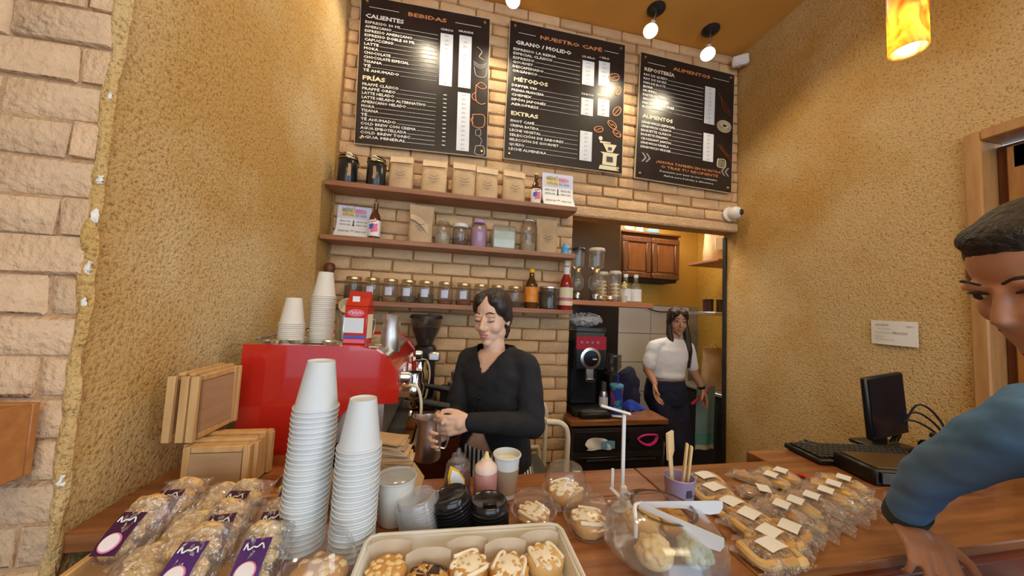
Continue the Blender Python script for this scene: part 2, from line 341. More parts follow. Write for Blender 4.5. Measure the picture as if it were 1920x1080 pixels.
# ---------------------------------------------------------------- mesh helpers
def rotz(a): return Matrix.Rotation(a, 4, 'Z')
def T(x, y, z): return Matrix.Translation((x, y, z))
class MB:
    def __init__(s): s.v = []; s.f = []
    def add(s, vs, fs, M=None):
        b = len(s.v)
        if M is not None: vs = [tuple(M @ Vector(p)) for p in vs]
        s.v += [tuple(p) for p in vs]; s.f += [tuple(i + b for i in f) for f in fs]
        return s
    def box(s, c, d, M=None, bev=0.0):
        hx, hy, hz = d[0] / 2, d[1] / 2, d[2] / 2
        if bev <= 0:
            vs = [(c[0] + sx * hx, c[1] + sy * hy, c[2] + sz * hz) for sz in (-1, 1) for sy in (-1, 1) for sx in (-1, 1)]
            fs = [(0, 2, 3, 1), (4, 5, 7, 6), (0, 1, 5, 4), (2, 6, 7, 3), (0, 4, 6, 2), (1, 3, 7, 5)]
            return s.add(vs, fs, M)
        b = min(bev, hx * 0.98, hy * 0.98, hz * 0.98)
        vs, ix = [], {}
        for sx in (-1, 1):
            for sy in (-1, 1):
                for sz in (-1, 1):
                    for k in range(3):
                        q = [sx * (hx - b), sy * (hy - b), sz * (hz - b)]
                        q[k] = (sx * hx, sy * hy, sz * hz)[k]
                        ix[(sx, sy, sz, k)] = len(vs); vs.append((c[0] + q[0], c[1] + q[1], c[2] + q[2]))
        fs = []
        for k in range(3):
            a, e = [(1, 2), (0, 2), (0, 1)][k]
            for sg in (-1, 1):
                f = []
                for (p, q) in ((-1, -1), (1, -1), (1, 1), (-1, 1)):
                    key = [0, 0, 0]; key[k] = sg; key[a] = p; key[e] = q
                    f.append(ix[tuple(key) + (k,)])
                fs.append(tuple(f))
        for k in range(3):
            a, e = [(1, 2), (0, 2), (0, 1)][k]
            for p in (-1, 1):
                for q in (-1, 1):
                    k1 = [0, 0, 0]; k1[k] = -1; k1[a] = p; k1[e] = q
                    k2 = list(k1); k2[k] = 1
                    fs.append((ix[tuple(k1) + (a,)], ix[tuple(k2) + (a,)], ix[tuple(k2) + (e,)], ix[tuple(k1) + (e,)]))
        for sx in (-1, 1):
            for sy in (-1, 1):
                for sz in (-1, 1):
                    fs.append(tuple(ix[(sx, sy, sz, k)] for k in range(3)))
        return s.add(vs, fs, M)
    def lathe(s, prof, n=20, c=(0, 0, 0), M=None, sx=1.0, sy=1.0):
        vs, fs, rings = [], [], []
        for r, z in prof:
            if r <= 1e-6:
                rings.append([len(vs)]); vs.append((c[0], c[1], c[2] + z))
            else:
                rings.append(list(range(len(vs), len(vs) + n)))
                vs += [(c[0] + sx * r * math.cos(2 * math.pi * i / n), c[1] + sy * r * math.sin(2 * math.pi * i / n), c[2] + z) for i in range(n)]
        for a, b in zip(rings[:-1], rings[1:]):
            if len(a) == 1 and len(b) == 1: continue
            for i in range(n):
                j = (i + 1) % n
                if len(a) == 1: fs.append((a[0], b[i], b[j]))
                elif len(b) == 1: fs.append((a[i], a[j], b[0]))
                else: fs.append((a[i], a[j], b[j], b[i]))
        return s.add(vs, fs, M)
    def tube(s, path, r, n=8, caps=True, M=None, flat=1.0, up=None):
        P = [Vector(p) for p in path]
        R = [r] * len(P) if not hasattr(r, '__len__') else list(r)
        vs, fs = [], []
        t0 = (P[1] - P[0]).normalized()
        nrm = Vector(up) if up else (Vector((0, 0, 1)) if abs(t0.z) < 0.9 else Vector((1, 0, 0)))
        for i, p in enumerate(P):
            t = (P[min(i + 1, len(P) - 1)] - P[max(i - 1, 0)])
            t = t.normalized() if t.length > 1e-9 else t0
            nrm = (nrm - t * nrm.dot(t))
            if nrm.length < 1e-6: nrm = t.orthogonal()
            nrm.normalize(); bn = t.cross(nrm)
            for k in range(n):
                a = 2 * math.pi * k / n
                vs.append(tuple(p + (bn * math.cos(a) + nrm * math.sin(a) * flat) * R[i]))
        for i in range(len(P) - 1):
            for k in range(n):
                j = (k + 1) % n
                fs.append((i * n + k, i * n + j, (i + 1) * n + j, (i + 1) * n + k))
        if caps:
            fs.append(tuple(range(n - 1, -1, -1))); fs.append(tuple((len(P) - 1) * n + k for k in range(n)))
        return s.add(vs, fs, M)
    def prism(s, poly, d, M=None, y0=0.0):
        """poly in (x, z); extruded along +y from y0 by d."""
        n = len(poly)
        vs = [(x, y0, z) for x, z in poly] + [(x, y0 + d, z) for x, z in poly]
        fs = [tuple(range(n)), tuple(range(2 * n - 1, n - 1, -1))] + [(i, (i + 1) % n, n + (i + 1) % n, n + i) for i in range(n)]
        return s.add(vs, fs, M)
    def ball(s, c, r, nu=16, nv=10, M=None):
        if not hasattr(r, '__len__'): r = (r, r, r)
        prof = [(math.sin(math.pi * i / nv), -math.cos(math.pi * i / nv)) for i in range(nv + 1)]
        prof[0] = (0, -1); prof[-1] = (0, 1)
        K = Matrix.Translation(c) @ Matrix.Diagonal((r[0], r[1], r[2], 1))
        return s.lathe(prof, nu, M=(M @ K) if M is not None else K)
    def loft(s, secs, caps=True, M=None):
        n = len(secs[0]); vs = [p for q in secs for p in q]; fs = []
        for i in range(len(secs) - 1):
            for k in range(n):
                j = (k + 1) % n
                fs.append((i * n + k, i * n + j, (i + 1) * n + j, (i + 1) * n + k))
        if caps:
            fs.append(tuple(range(n - 1, -1, -1))); fs.append(tuple((len(secs) - 1) * n + k for k in range(n)))
        return s.add(vs, fs, M)
    def grid(s, fn, nu, nv):
        vs = [fn(i / nu, j / nv) for j in range(nv + 1) for i in range(nu + 1)]
        fs = [(j * (nu + 1) + i, j * (nu + 1) + i + 1, (j + 1) * (nu + 1) + i + 1, (j + 1) * (nu + 1) + i) for j in range(nv) for i in range(nu)]
        return s.add(vs, fs)
    def mesh(s, name, m, smooth=40, off=None):
        me = bpy.data.meshes.new(name)
        vs = s.v if off is None else [(p[0] - off[0], p[1] - off[1], p[2] - off[2]) for p in s.v]
        me.from_pydata(vs, [], s.f)
        bm = bmesh.new(); bm.from_mesh(me)
        bmesh.ops.recalc_face_normals(bm, faces=bm.faces)
        bm.to_mesh(me); bm.free()
        if smooth:
            me.shade_smooth()
            me.set_sharp_from_angle(angle=math.radians(smooth))
        me.materials.append(MATS[m])
        return me
def link(name, me, parent=None, M=None):
    o = bpy.data.objects.new(name, me); COL.objects.link(o)
    if parent is not None: o.parent = parent
    if M is not None: o.matrix_local = M
    return o
def part(name, mb, m, parent, label=None, smooth=40, off=None, M=None, kind=None):
    o = link(name, mb.mesh(name, m, smooth, off), parent, M)
    if label: o['label'] = label
    if kind or name in ('lettering', 'rule', 'chalk_drawing', 'chevron', 'chalk_panel'): o['kind'] = 'stuff'
    return o
def tag(o, label, cat, group=None):
    o['label'] = label; o['category'] = cat
    if group: o['group'] = group
    return o
def thing(name, label, cat, loc=(0, 0, 0), rz=0.0, group=None, rx=0.0, ry=0.0):
    o = bpy.data.objects.new(name, None); COL.objects.link(o)
    o.empty_display_size = 0.05
    o.location = loc; o.rotation_euler = (rx, ry, rz)
    return tag(o, label, cat, group)
def solo(name, mb, m, label, cat, loc=(0, 0, 0), rz=0.0, group=None, smooth=40, off=None):
    o = link(name, mb.mesh(name, m, smooth, off)); o.location = loc; o.rotation_euler = (0, 0, rz)
    return tag(o, label, cat, group)
def struct(name, mb, m, smooth=40, label=None):
    o = link(name, mb.mesh(name, m, smooth)); o['kind'] = 'structure'
    if label: o['label'] = label
    return o
def dup(root, loc=None, rot=None, label=None, group=None):
    r = root.copy(); COL.objects.link(r)
    if loc is not None: r.location = loc
    if rot is not None: r.rotation_euler = rot
    if label: r['label'] = label
    if group: r['group'] = group
    for ch in list(root.children):
        c = ch.copy(); COL.objects.link(c); c.parent = r
        for g in list(ch.children):
            d = g.copy(); COL.objects.link(d); d.parent = c
    return r
def fuse(mb, name, m, voxel=0.008, it=6, off=None, disp=0.0):
    """Union of overlapping closed shapes into one continuous skin."""
    me = bpy.data.meshes.new(name); me.from_pydata(mb.v, [], mb.f)
    bm = bmesh.new(); bm.from_mesh(me); bmesh.ops.recalc_face_normals(bm, faces=bm.faces); bm.to_mesh(me); bm.free()
    o = bpy.data.objects.new(name + '_tmp', me); COL.objects.link(o)
    r = o.modifiers.new('r', 'REMESH'); r.mode = 'VOXEL'; r.voxel_size = voxel
    sm = o.modifiers.new('s', 'SMOOTH'); sm.factor = 0.5; sm.iterations = it
    dg = bpy.context.evaluated_depsgraph_get()
    out = bpy.data.meshes.new_from_object(o.evaluated_get(dg))
    bpy.data.objects.remove(o, do_unlink=True); bpy.data.meshes.remove(me)
    if disp > 0:
        from mathutils import noise as _nz
        nv = len(out.vertices); co = np.empty(nv * 3, 'f'); no = np.empty(nv * 3, 'f')
        out.vertices.foreach_get('co', co); out.vertices.foreach_get('normal', no)
        co = co.reshape(-1, 3); no = no.reshape(-1, 3)
        d = np.array([_nz.noise(Vector((p[0] * 17, p[1] * 17, p[2] * 26))) + .6 * abs(_nz.noise(Vector((p[0] * 9 + p[2] * 22, p[1] * 9, p[2] * 30 + p[0] * 18)))) for p in co], 'f')
        co += no * (d * disp)[:, None]
        out.vertices.foreach_set('co', co.ravel()); out.update()
    if off is not None: out.transform(Matrix.Translation((-off[0], -off[1], -off[2])))
    out.materials.clear(); out.materials.append(MATS[m]); out.shade_smooth(); out.name = name
    return out
_tc = {}
def text_mb(txt, bold=0.0):
    key = (txt, bold)
    if key in _tc: return _tc[key]
    cu = bpy.data.curves.new('t', 'FONT'); cu.body = txt; cu.size = 1.0; cu.resolution_u = 1; cu.offset = bold
    o = bpy.data.objects.new('t', cu); COL.objects.link(o)
    dg = bpy.context.evaluated_depsgraph_get()
    me = bpy.data.meshes.new_from_object(o.evaluated_get(dg))
    vs = [tuple(v.co) for v in me.vertices]; fs = [tuple(p.vertices) for p in me.polygons]
    bpy.data.objects.remove(o, do_unlink=True); bpy.data.curves.remove(cu); bpy.data.meshes.remove(me)
    xs = [v[0] for v in vs] or [0, 1]
    w = max(xs) - min(xs); x0 = min(xs)
    vs = [(v[0] - x0, v[1], 0) for v in vs]
    _tc[key] = (vs, fs, w)
    return _tc[key]
def put_text(mb, txt, x, z, h, w=None, y=0.0, align='l', bold=0.0, M=None):
    """Flat lettering in the x-z plane; cap height h, optional width w."""
    vs, fs, tw = text_mb(txt, bold)
    s = h / 0.70; sx = s if w is None else w / max(tw, 1e-6)
    W = tw * sx
    ox = x - (W / 2 if align == 'c' else W if align == 'r' else 0)
    mb.add([(ox + v[0] * sx, y, z + v[1] * s) for v in vs], fs, M)
    return ox, ox + W
def bez(pts, n=12):
    """Smooth path through points (Catmull-Rom)."""
    P = [Vector(p) for p in pts]; Q = [2 * P[0] - P[1]] + P + [2 * P[-1] - P[-2]]; out = []
    for i in range(1, len(Q) - 2):
        for k in range(n):
            t = k / n; a, b, c, d = Q[i - 1], Q[i], Q[i + 1], Q[i + 2]
            out.append(0.5 * ((2 * b) + (c - a) * t + (2 * a - 5 * b + 4 * c - d) * t * t + (3 * b - a - 3 * c + d) * t ** 3))
    out.append(P[-1]); return out

# ================================================================ the setting
YB = 2.20      # face of the brick wall
XL, XR = -0.745, 2.265
ZC = 3.68
b = MB(); b.box((-0.6, -0.3, -0.05), (9.0, 8.6, 0.1)); struct('floor', b, 'floor_tile')
b = MB(); b.box((-1.5, -1.0, ZC + 0.05), (7.8, 6.7, 0.1)); struct('ceiling', b, 'ceiling_paint')
b = MB()
b.box(((XL + 0.86) / 2 - 0.02, YB + 0.08, ZC / 2), (0.86 - XL + 0.04, 0.13, ZC))
b.box(((0.86 + XR) / 2, YB + 0.08, (2.20 + ZC) / 2), (XR - 0.86, 0.13, ZC - 2.20))
wall_back = struct('wall_back', b, 'mortar', label='painted brick wall behind the counter')
# bricks: a handful of slightly uneven shapes, shared
CH, BL = 0.0825, 0.25
def brick_mesh(seed, w, h, d, m):
    r = random.Random(seed); mb = MB(); mb.box((0, 0, 0), (w, d, h), bev=0.004 if 'pier' in m else 0.008)
    mb.v = [(x + r.uniform(-.0035, .0035), y + r.uniform(-.004, .003), z + r.uniform(-.003, .003)) for x, y, z in mb.v]
    return mb.mesh('brick', m, 50)
_bm = {}
def lay_bricks(parent, x0, x1, z0, z1, y, m, skip=None, seed=0, ph=0.0):
    r = random.Random(seed); n = 0
    row = 0; z = z0
    while z + CH <= z1 + 0.02:
        x = x0 - (BL * (0.5 if row % 2 else 0.0)) - ph
        while x < x1 - 0.03:
            a, e = max(x, x0), min(x + BL, x1)
            if e - a > 0.05 and not (skip and skip(a, e, z, z + CH)):
                w = round(e - a - 0.007, 3)
                k = (w, r.randrange(4), m)
                if k not in _bm: _bm[k] = brick_mesh(hash(k[:2]) & 0xffff, w, CH - 0.006, 0.03, m)
                o = link('brick', _bm[k], parent, T((a + e) / 2, y + 0.012 + r.uniform(-.0025, .0025), z + CH / 2)); n += 1
            x += BL
        z += CH; row += 1
    return n
BOARDS = [(-0.225, 3.0, 0.835, 0.985, 1.6), (0.767, 3.03, 0.885, 1.0, 0.0), (1.752, 3.0, 0.84, 0.985, -1.6)]
def hidden(a, e, z0, z1):
    for cx, cz, w, h, _ in BOARDS:
        if a > cx - w / 2 + 0.04 and e < cx + w / 2 - 0.04 and z0 > cz - h / 2 + 0.05 and z1 < cz + h / 2 - 0.05: return True
    return z1 < 1.05 and e < -0.05
n1 = lay_bricks(wall_back, XL + 0.01, 0.86, 0.46, 2.19, YB, 'brick_paint', hidden, 1)
n2 = lay_bricks(wall_back, XL + 0.01, XR - 0.005, 2.275, ZC - 0.005, YB, 'brick_paint', hidden, 2, 0.06)
b = MB(); b.box(((0.86 + XR) / 2, YB + 0.008, 2.232), (XR - 0.86, 0.03, 0.075), bev=0.012)
part('lintel_render', b, 'brick_paint', wall_back)

b = MB(); b.box((XL - 0.04, (0.852 + YB + 0.14) / 2, ZC / 2), (0.08, YB + 0.14 - 0.852, ZC)); struct('wall_left', b, 'stucco_wall', label='rough ochre plaster wall')
b = MB(); b.box((XL - 1.09, 0.886, ZC / 2), (2.0, 0.08, ZC)); b.box((XL - 0.0452, 0.8485, ZC / 2), (0.0892, 0.005, ZC)); pier = struct('wall_pier', b, 'mortar_pier', label='rough painted brick face at the plaster corner')
lay_bricks(pier, XL - 0.80, XL - 0.002, 0.70, 2.60, 0.842, 'brick_paint_pier', None, 5, 0.13)
# ragged plaster where the brick face meets the ochre wall
r = random.Random(3); b = MB()
z = 0.75
while z < 2.6:
    b.ball((XL + 0.001 + r.uniform(-.006, .002), 0.849 + r.uniform(-.004, .004), z), (r.uniform(.006, .016), r.uniform(.008, .012), r.uniform(.03, .09)), 9, 7); z += r.uniform(.02, .06)
part('plaster_edge', b, 'stucco_wall', pier)
for z, s in ((1.735, .008), (1.655, .011), (1.545, .010), (1.475, .006), (1.115, .010), (1.92, .005)):
    b = MB(); b.ball((0, 0, 0), (s * 0.6, s * 0.5, s * 1.2), 7, 5)
    b.v = [(x + r.uniform(-.004, .004), y, zz + r.uniform(-.004, .004)) for x, y, zz in b.v]
    part('plaster_chip', b, 'plaster_white', pier, M=T(XL + 0.006, 0.840, z), label='chipped bit of bare white plaster')

b = MB(); b.box((-2.9, -1.7, ZC / 2), (0.1, 5.2, ZC)); struct('wall_light_block', b, 'stucco_wall')  # unseen wall, added to keep sky light from coming in on the left

# right wall, with the doorway cut in it
DY0, DY1, DZ = 0.02, 1.012, 2.372
b = MB()
b.box((XR + 0.07, (DY1 + 2.34) / 2, ZC / 2), (0.14, 2.34 - DY1, ZC))
b.box((XR + 0.07, (DY0 + DY1) / 2, (DZ + ZC) / 2), (0.14, DY1 - DY0, ZC - DZ))
b.box((XR + 0.07, (DY0 - 0.2) / 2, ZC / 2), (0.14, DY0 + 0.2, ZC))
struct('wall_right', b, 'stucco_wall', label='rough ochre plaster wall beside the till')
door = bpy.data.objects.new('door_1', None); COL.objects.link(door); door['kind'] = 'structure'; door['label'] = 'brown wooden door in a pale wooden frame'
b = MB(); b.box((XR + 0.05, DY1 - 0.022, DZ / 2), (0.15, 0.05, DZ), bev=0.006); part('jamb', b, 'frame_wood', door)
b = MB(); b.box((XR + 0.05, DY0 + 0.022, DZ / 2), (0.15, 0.05, DZ), bev=0.006); part('jamb', b, 'frame_wood', door)
b = MB(); b.box((XR + 0.05, (DY0 + DY1) / 2, DZ - 0.022), (0.15, DY1 - DY0 - 0.09, 0.05), bev=0.006); part('head_jamb', b, 'frame_wood', door)
b = MB(); b.box((XR + 0.095, (DY0 + DY1) / 2, DZ / 2 - 0.03), (0.04, DY1 - DY0 - 0.10, DZ - 0.07)); part('door_leaf', b, 'door_dark', door)
for y in (DY1 - 0.12, (DY0 + DY1) / 2, DY0 + 0.12):
    b = MB(); b.box((XR + 0.068, y, DZ / 2 - 0.035), (0.02, 0.085, DZ - 0.085), bev=0.004); part('stile', b, 'door_wood', door)
for z in (0.12, 0.95, 1.55, DZ - 0.13):
    for y in (0.285, 0.735):
        b = MB(); b.box((XR + 0.068, y + 0.018, z), (0.02, 0.33, 0.10), bev=0.004); part('rail', b, 'door_wood', door)

# kitchen beyond the opening
KY = 3.40
b = MB(); b.box((1.85, KY + 0.05, 1.4), (2.4, 0.1, 2.8)); wk = struct('wall_kitchen_back', b, 'stucco_kitchen')
b = MB(); b.box((1.85, KY - 0.004, 0.81), (2.2, 0.012, 1.62)); part('grout_bed', b, 'grout', wk)
tb = MB(); tb.box((0, 0, 0), (0.494, 0.012, 0.317), bev=0.003); tme = tb.mesh('tile', 'tile_white')
for i in range(5):
    for j in range(3):
        link('tile', tme, wk, T(1.55 + 0.5 * j, KY - 0.014, 0.152 + 0.324 * i))
b = MB(); b.box((2.98, 2.88, 1.4), (0.1, 1.1, 2.8)); struct('wall_kitchen_right', b, 'stucco_kitchen')
b = MB(); b.box((2.66, 2.39, 1.4), (0.53, 0.1, 2.8)); struct('wall_kitchen_front', b, 'stucco_kitchen')
b = MB(); b.box((0.78, 2.86, 1.4), (0.1, 1.05, 2.8)); struct('wall_kitchen_left', b, 'stucco_kitchen')
b = MB(); b.box((1.85, 2.88, 2.83), (2.4, 1.1, 0.06)); struct('ceiling_kitchen', b, 'stucco_kitchen')
b = MB(); b.box((XR + 0.012, 2.325, 1.09), (0.05, 0.035, 2.18), bev=0.004); struct('trim_1', b, 'black_matte', label='black post at the edge of the kitchen opening')

# ================================================================ shelves
def shelf(name, x0, x1, y0, y1, ztop, th, m, label):
    b = MB(); b.box(((x0 + x1) / 2, (y0 + y1) / 2, ztop - th / 2), (x1 - x0, y1 - y0, th), bev=0.003)
    o = solo(name, b, m, label, 'shelf'); return o
S1, S2, S3, S4 = 2.195, 1.877, 1.508, 1.580
shelf('wall_shelf', XL + 0.012, 0.812, 2.015, 2.196, S1, 0.032, 'shelf_wood', 'topmost wooden wall shelf, holding black canisters and kraft coffee bags')
shelf('wall_shelf', XL + 0.012, 0.812, 2.015, 2.196, S2, 0.030, 'shelf_wood', 'middle wooden wall shelf with flyer, purple jar and square glass box')
shelf('wall_shelf', XL + 0.012, 0.806, 2.015, 2.196, S3, 0.030, 'shelf_wood', 'lowest wooden wall shelf with the row of small glass jars')
shelf('wall_shelf', 0.82, 1.43, 2.07, 2.30, S4, 0.032, 'shelf_orange', 'orange-brown shelf across the kitchen opening, holding glass coffee makers')

# ================================================================ menu boards
def outline(mb, pts, w=0.0028, y=-0.009, n=8, closed=False):
    P = [(p[0], y, p[1]) for p in pts]
    if closed: P = P + [P[0]]
    mb.tube(bez(P, n) if len(P) > 2 else P, w, 5, flat=0.4, up=(0, 1, 0))
def menu_board(idx, label):
    cx, cz, w, h, tilt = BOARDS[idx]
    t = thing('menu_board', label, 'menu board', (cx, 2.168, cz))
    t.rotation_euler = (0, math.radians(-tilt), 0)
    b = MB(); b.box((0, 0, 0), (w, 0.014, h)); bo = part('board', b, 'board_black', t)
    b = MB()
    for sx in (-1, 1): b.box((sx * (w / 2 + 0.0015), 0.001, 0), (0.003, 0.016, h + 0.006))
    for sz in (-1, 1): b.box((0, 0.001, sz * (h / 2 + 0.0015)), (w, 0.016, 0.003))
    part('edge_trim', b, 'board_edge', t)
    for sx in (-1, 1):
        for sz in (-1, 1):
            b = MB(); b.lathe([(0, 0.012), (0.008, 0.010), (0.011, 0.004), (0.011, 0)], 12, M=T(sx * (w / 2 - 0.035), -0.007, sz * (h / 2 - 0.035)) @ Matrix.Rotation(math.pi / 2, 4, 'X'))
            b.tube([(sx * (w / 2 - 0.035), 0.006, sz * (h / 2 - 0.035)), (sx * (w / 2 - 0.035), 0.019, sz * (h / 2 - 0.035))], 0.006, 8)
            part('standoff', b, 'brass', t)
    U = lambda u: (u - 0.5) * w
    V = lambda v: (0.5 - v) * h
    return t, U, V, w, h
Y0 = -0.0085
def title(t, U, V, txt, u0, u1, v, hh=0.026, m='print_orange', ll=((.06, .28), (.72, .93))):
    b = MB(); put_text(b, txt, U(u0), V(v), hh, U(u1) - U(u0), Y0, bold=0.03); part('lettering', b, m, t, 'orange heading')
    b = MB()
    for a, e in ll: b.tube([(U(a), Y0, V(v) + hh / 2), (U(e), Y0, V(v) + hh / 2)], 0.0016, 5)
    part('rule', b, 'print_white', t)
def block(t, U, V, head, hu, v0, items, vi, dv, u_end, hm='print_cream', ih=0.0172):
    if head:
        b = MB(); put_text(b, head, U(hu[0]), V(v0), 0.027, U(hu[1]) - U(hu[0]), Y0, bold=0.03); part('lettering', b, hm, t)
    b = MB(); l = MB()
    for i, (tx, ue) in enumerate(items):
        z = V(vi + dv * i)
        put_text(b, tx, U(0.035), z, ih, U(ue) - U(0.035), Y0, bold=0.02)
        l.tube([(U(ue) + 0.006, Y0, z + 0.002), (U(u_end), Y0, z + 0.002)], 0.0013, 4)
    part('lettering', b, 'print_white', t); part('rule', l, 'print_white', t)
def prices(t, U, V, u0, u1, v0, v1, vals, head=None, hw=None):
    b = MB(); b.box(((U(u0) + U(u1)) / 2, -0.0078, (V(v0) + V(v1)) / 2), (U(u1) - U(u0), 0.0015, V(v0) - V(v1)))
    o = part('price_strip', b, 'print_price', t)
    b = MB(); n = len(vals)
    for i, s in enumerate(vals):
        z = V(v0 + (v1 - v0) * (i + 0.72) / n)
        put_text(b, s, (U(u0) + U(u1)) / 2, z, 0.0115, None, -0.0095, 'c')
    part('lettering', b, 'print_grey', t)
    if head:
        b = MB(); put_text(b, head, (U(u0) + U(u1)) / 2, V(v0 - 0.022), 0.014, hw, Y0, 'c', bold=0.02); part('lettering', b, 'print_white', t)

t, U, V, w, h = menu_board(0, 'black menu board headed BEBIDAS, leftmost of the three')
title(t, U, V, 'BEBIDAS', .35, .65, .085)
cal = [('ESPRESSO 30 ML', .30), ('AMERICANO', .23), ('ESPRESSO AMERICANO', .39), ('ESPRESSO DOBLE 60 ML', .41), ('CAPUCCINO', .25), ('LATTE', .14), ('MOKA', .14), ('CHOCOLATE', .23), ('CHOCOLATE ESPECIAL', .37), ('TISANA', .17), ('TÉ', .09), ('TÉ AHUMADO', .30)]
block(t, U, V, 'CALIENTES', (.035, .32), .148, cal, .187, .0298, .585, 'print_white')
fri = [('FRAPPÉ CLÁSICO', .30), ('FRAPPÉ OREO', .28), ('LATTE HELADO', .27), ('LATTE HELADO ALTERNATIVO', .51), ('AMERICANO HELADO', .36), ('MOKA', .13), ('TISANA', .16), ('TÉ', .08), ('TÉ AHUMADO', .29), ('COLD BREW CON CREMA', .44), ('AGUA EMBOTELLADA', .37), ('COLD BREW TONIC', .40), ('AGUA MINERAL', .37)]
block(t, U, V, 'FRÍAS', (.035, .20), .572, fri, .61, .0292, .585)
prices(t, U, V, .605, .705, .165, .535, ['$35', '$35', '$40', '$40', '$45', '$50', '$55', '$50', '$55', '$45', '—', '$45'], 'CHICO', .085)
prices(t, U, V, .755, .855, .155, .53, ['—', '$45', '$50', '—', '$55', '$60', '$65', '$60', '$65', '$55', '—', '$55'], 'GRANDE', .10)
prices(t, U, V, .755, .855, .565, .975, ['$65', '$70', '$60', '$70', '$50', '$65', '$55', '$45', '$55', '$60', '$25', '$65', '$30'])
b = MB()
for i in range(13): b.box((U(.655), Y0, V(.60 + .0292 * i)), (0.022, 0.001, 0.005))
part('rule', b, 'print_white', t)
b = MB()
for k in range(3): outline(b, [(U(.875), V(.33 + .012 * k)), (U(.93), V(.35 + .012 * k)), (U(.985), V(.33 + .01 * k))])
outline(b, [(U(.88), V(.37)), (U(.90), V(.43)), (U(.97), V(.43)), (U(.985), V(.36))]); outline(b, [(U(.90), V(.22)), (U(.94), V(.25)), (U(.92), V(.29)), (U(.96), V(.31))])
outline(b, [(U(.905), V(.82)), (U(.94), V(.81)), (U(.945), V(.85)), (U(.91), V(.855))], closed=True, w=.003)
outline(b, [(U(.93), V(.855)), (U(.955), V(.885)), (U(.94), V(.93))]); outline(b, [(U(.91), V(.93)), (U(.97), V(.93)), (U(.975), V(.985)), (U(.905), V(.985))], closed=True, w=.004)
part('chalk_drawing', b, 'print_grey', t, 'pale cup and tea bag doodles')
b = MB()
outline(b, [(U(.90), V(.50)), (U(.94), V(.475)), (U(.985), V(.50)), (U(.95), V(.52)), (U(.90), V(.50))]); outline(b, [(U(.90), V(.50)), (U(.90), V(.60)), (U(.94), V(.63)), (U(.98), V(.62))]); outline(b, [(U(.90), V(.55)), (U(.872), V(.57)), (U(.875), V(.60)), (U(.905), V(.61))])
outline(b, [(U(.88), V(.71)), (U(.97), V(.71)), (U(.965), V(.79)), (U(.885), V(.79))], closed=True); outline(b, [(U(.885), V(.73)), (U(.865), V(.75)), (U(.885), V(.775))])
part('chalk_drawing', b, 'print_orange', t, 'orange cup doodles')

t, U, V, w, h = menu_board(1, 'black menu board headed NUESTRO CAFÉ, middle of the three')
title(t, U, V, 'NUESTRO CAFÉ', .25, .79, .092, ll=((.07, .21), (.81, .94)))
block(t, U, V, 'GRANO / MOLIDO', (.05, .52), .165, [('ESPRESSO LA REINA', .39), ('ESPECIAL CLÁSICO', .36), ('ESPRESSO', .21), ('GOURMET', .20), ('DESCAFEINADO', .29), ('ORGÁNICO', .24)], .212, .032, .60, 'print_white')
block(t, U, V, 'MÉTODOS', (.05, .33), .437, [('DRIPPER V60', .24), ('PRENSA FRANCESA', .30), ('CHEMEX', .20), ('SIFÓN JAPONÉS', .32), ('AEROPRESS', .26)], .478, .034, .60)
block(t, U, V, 'EXTRAS', (.04, .26), .685, [('SHOT CAFÉ', .23), ('CREMA BATIDA', .27), ('LECHE VEGETAL', .29), ('SELECCIÓN DE SABORES', .48), ('SELECCIÓN DE GOURMET', .44), ('QUESO', .16), ('LECHE ALMENDRA', .34)], .735, .0335, .60)
prices(t, U, V, .62, .725, .185, .37, ['$120', '$130', '$110', '$140', '$150', '$125'], '1/2 KILO', .10)
prices(t, U, V, .765, .865, .165, .355, ['$220', '$240', '$200', '$260', '$280', '$230'], '1 KILO', .075)
prices(t, U, V, .62, .725, .47, .60, ['$45', '$50', '$60', '$50'], 'CHICO', .10)
prices(t, U, V, .765, .87, .455, .585, ['$65', '$70', '$80', '$70'], 'GRANDE', .11)
prices(t, U, V, .62, .725, .72, .94, ['$15', '$15', '$12', '$10', '$12', '$10', '$12'])
b = MB()
for (u, v, a, s) in ((.905, .27, .3, .045), (.945, .37, 1.2, .035), (.94, .53, .9, .042), (.90, .64, -.6, .04), (.78, .69, .2, .036), (.945, .70, -.5, .036)):
    pts = [(U(u) + s * math.cos(q) * math.cos(a) - .6 * s * math.sin(q) * math.sin(a), V(v) + s * math.cos(q) * math.sin(a) + .6 * s * math.sin(q) * math.cos(a)) for q in [2 * math.pi * k / 10 for k in range(10)]]
    outline(b, pts, .0035, closed=True, n=3); outline(b, [pts[0], (U(u) + .004, V(v) + .006), (U(u) - .004, V(v) - .006), pts[5]], .0028)
part('chalk_drawing', b, 'print_orange', t, 'orange coffee bean doodles')
b = MB()
b.prism([(U(.79), V(.985)), (U(.97), V(.985)), (U(.955), V(.955)), (U(.80), V(.955))], .0012, y0=Y0 - .001)
b.prism([(U(.82), V(.95)), (U(.945), V(.95)), (U(.95), V(.87)), (U(.97), V(.855)), (U(.80), V(.855)), (U(.825), V(.87))], .0012, y0=Y0 - .001)
b.prism([(U(.86), V(.85)), (U(.91), V(.85)), (U(.945), V(.79)), (U(.82), V(.79))], .0012, y0=Y0 - .001)
b.prism([(U(.79), V(.775)), (U(.80), V(.79)), (U(.89), V(.785)), (U(.89), V(.775))], .0012, y0=Y0 - .001)
b.lathe([(0, .001), (.016, .001), (.016, 0), (0, 0)], 12, M=T(U(.80), Y0, V(.755)) @ Matrix.Rotation(math.pi / 2, 4, 'X'))
g = part('chalk_drawing', b, 'print_cream', t, 'cream drawing of a hand coffee grinder')
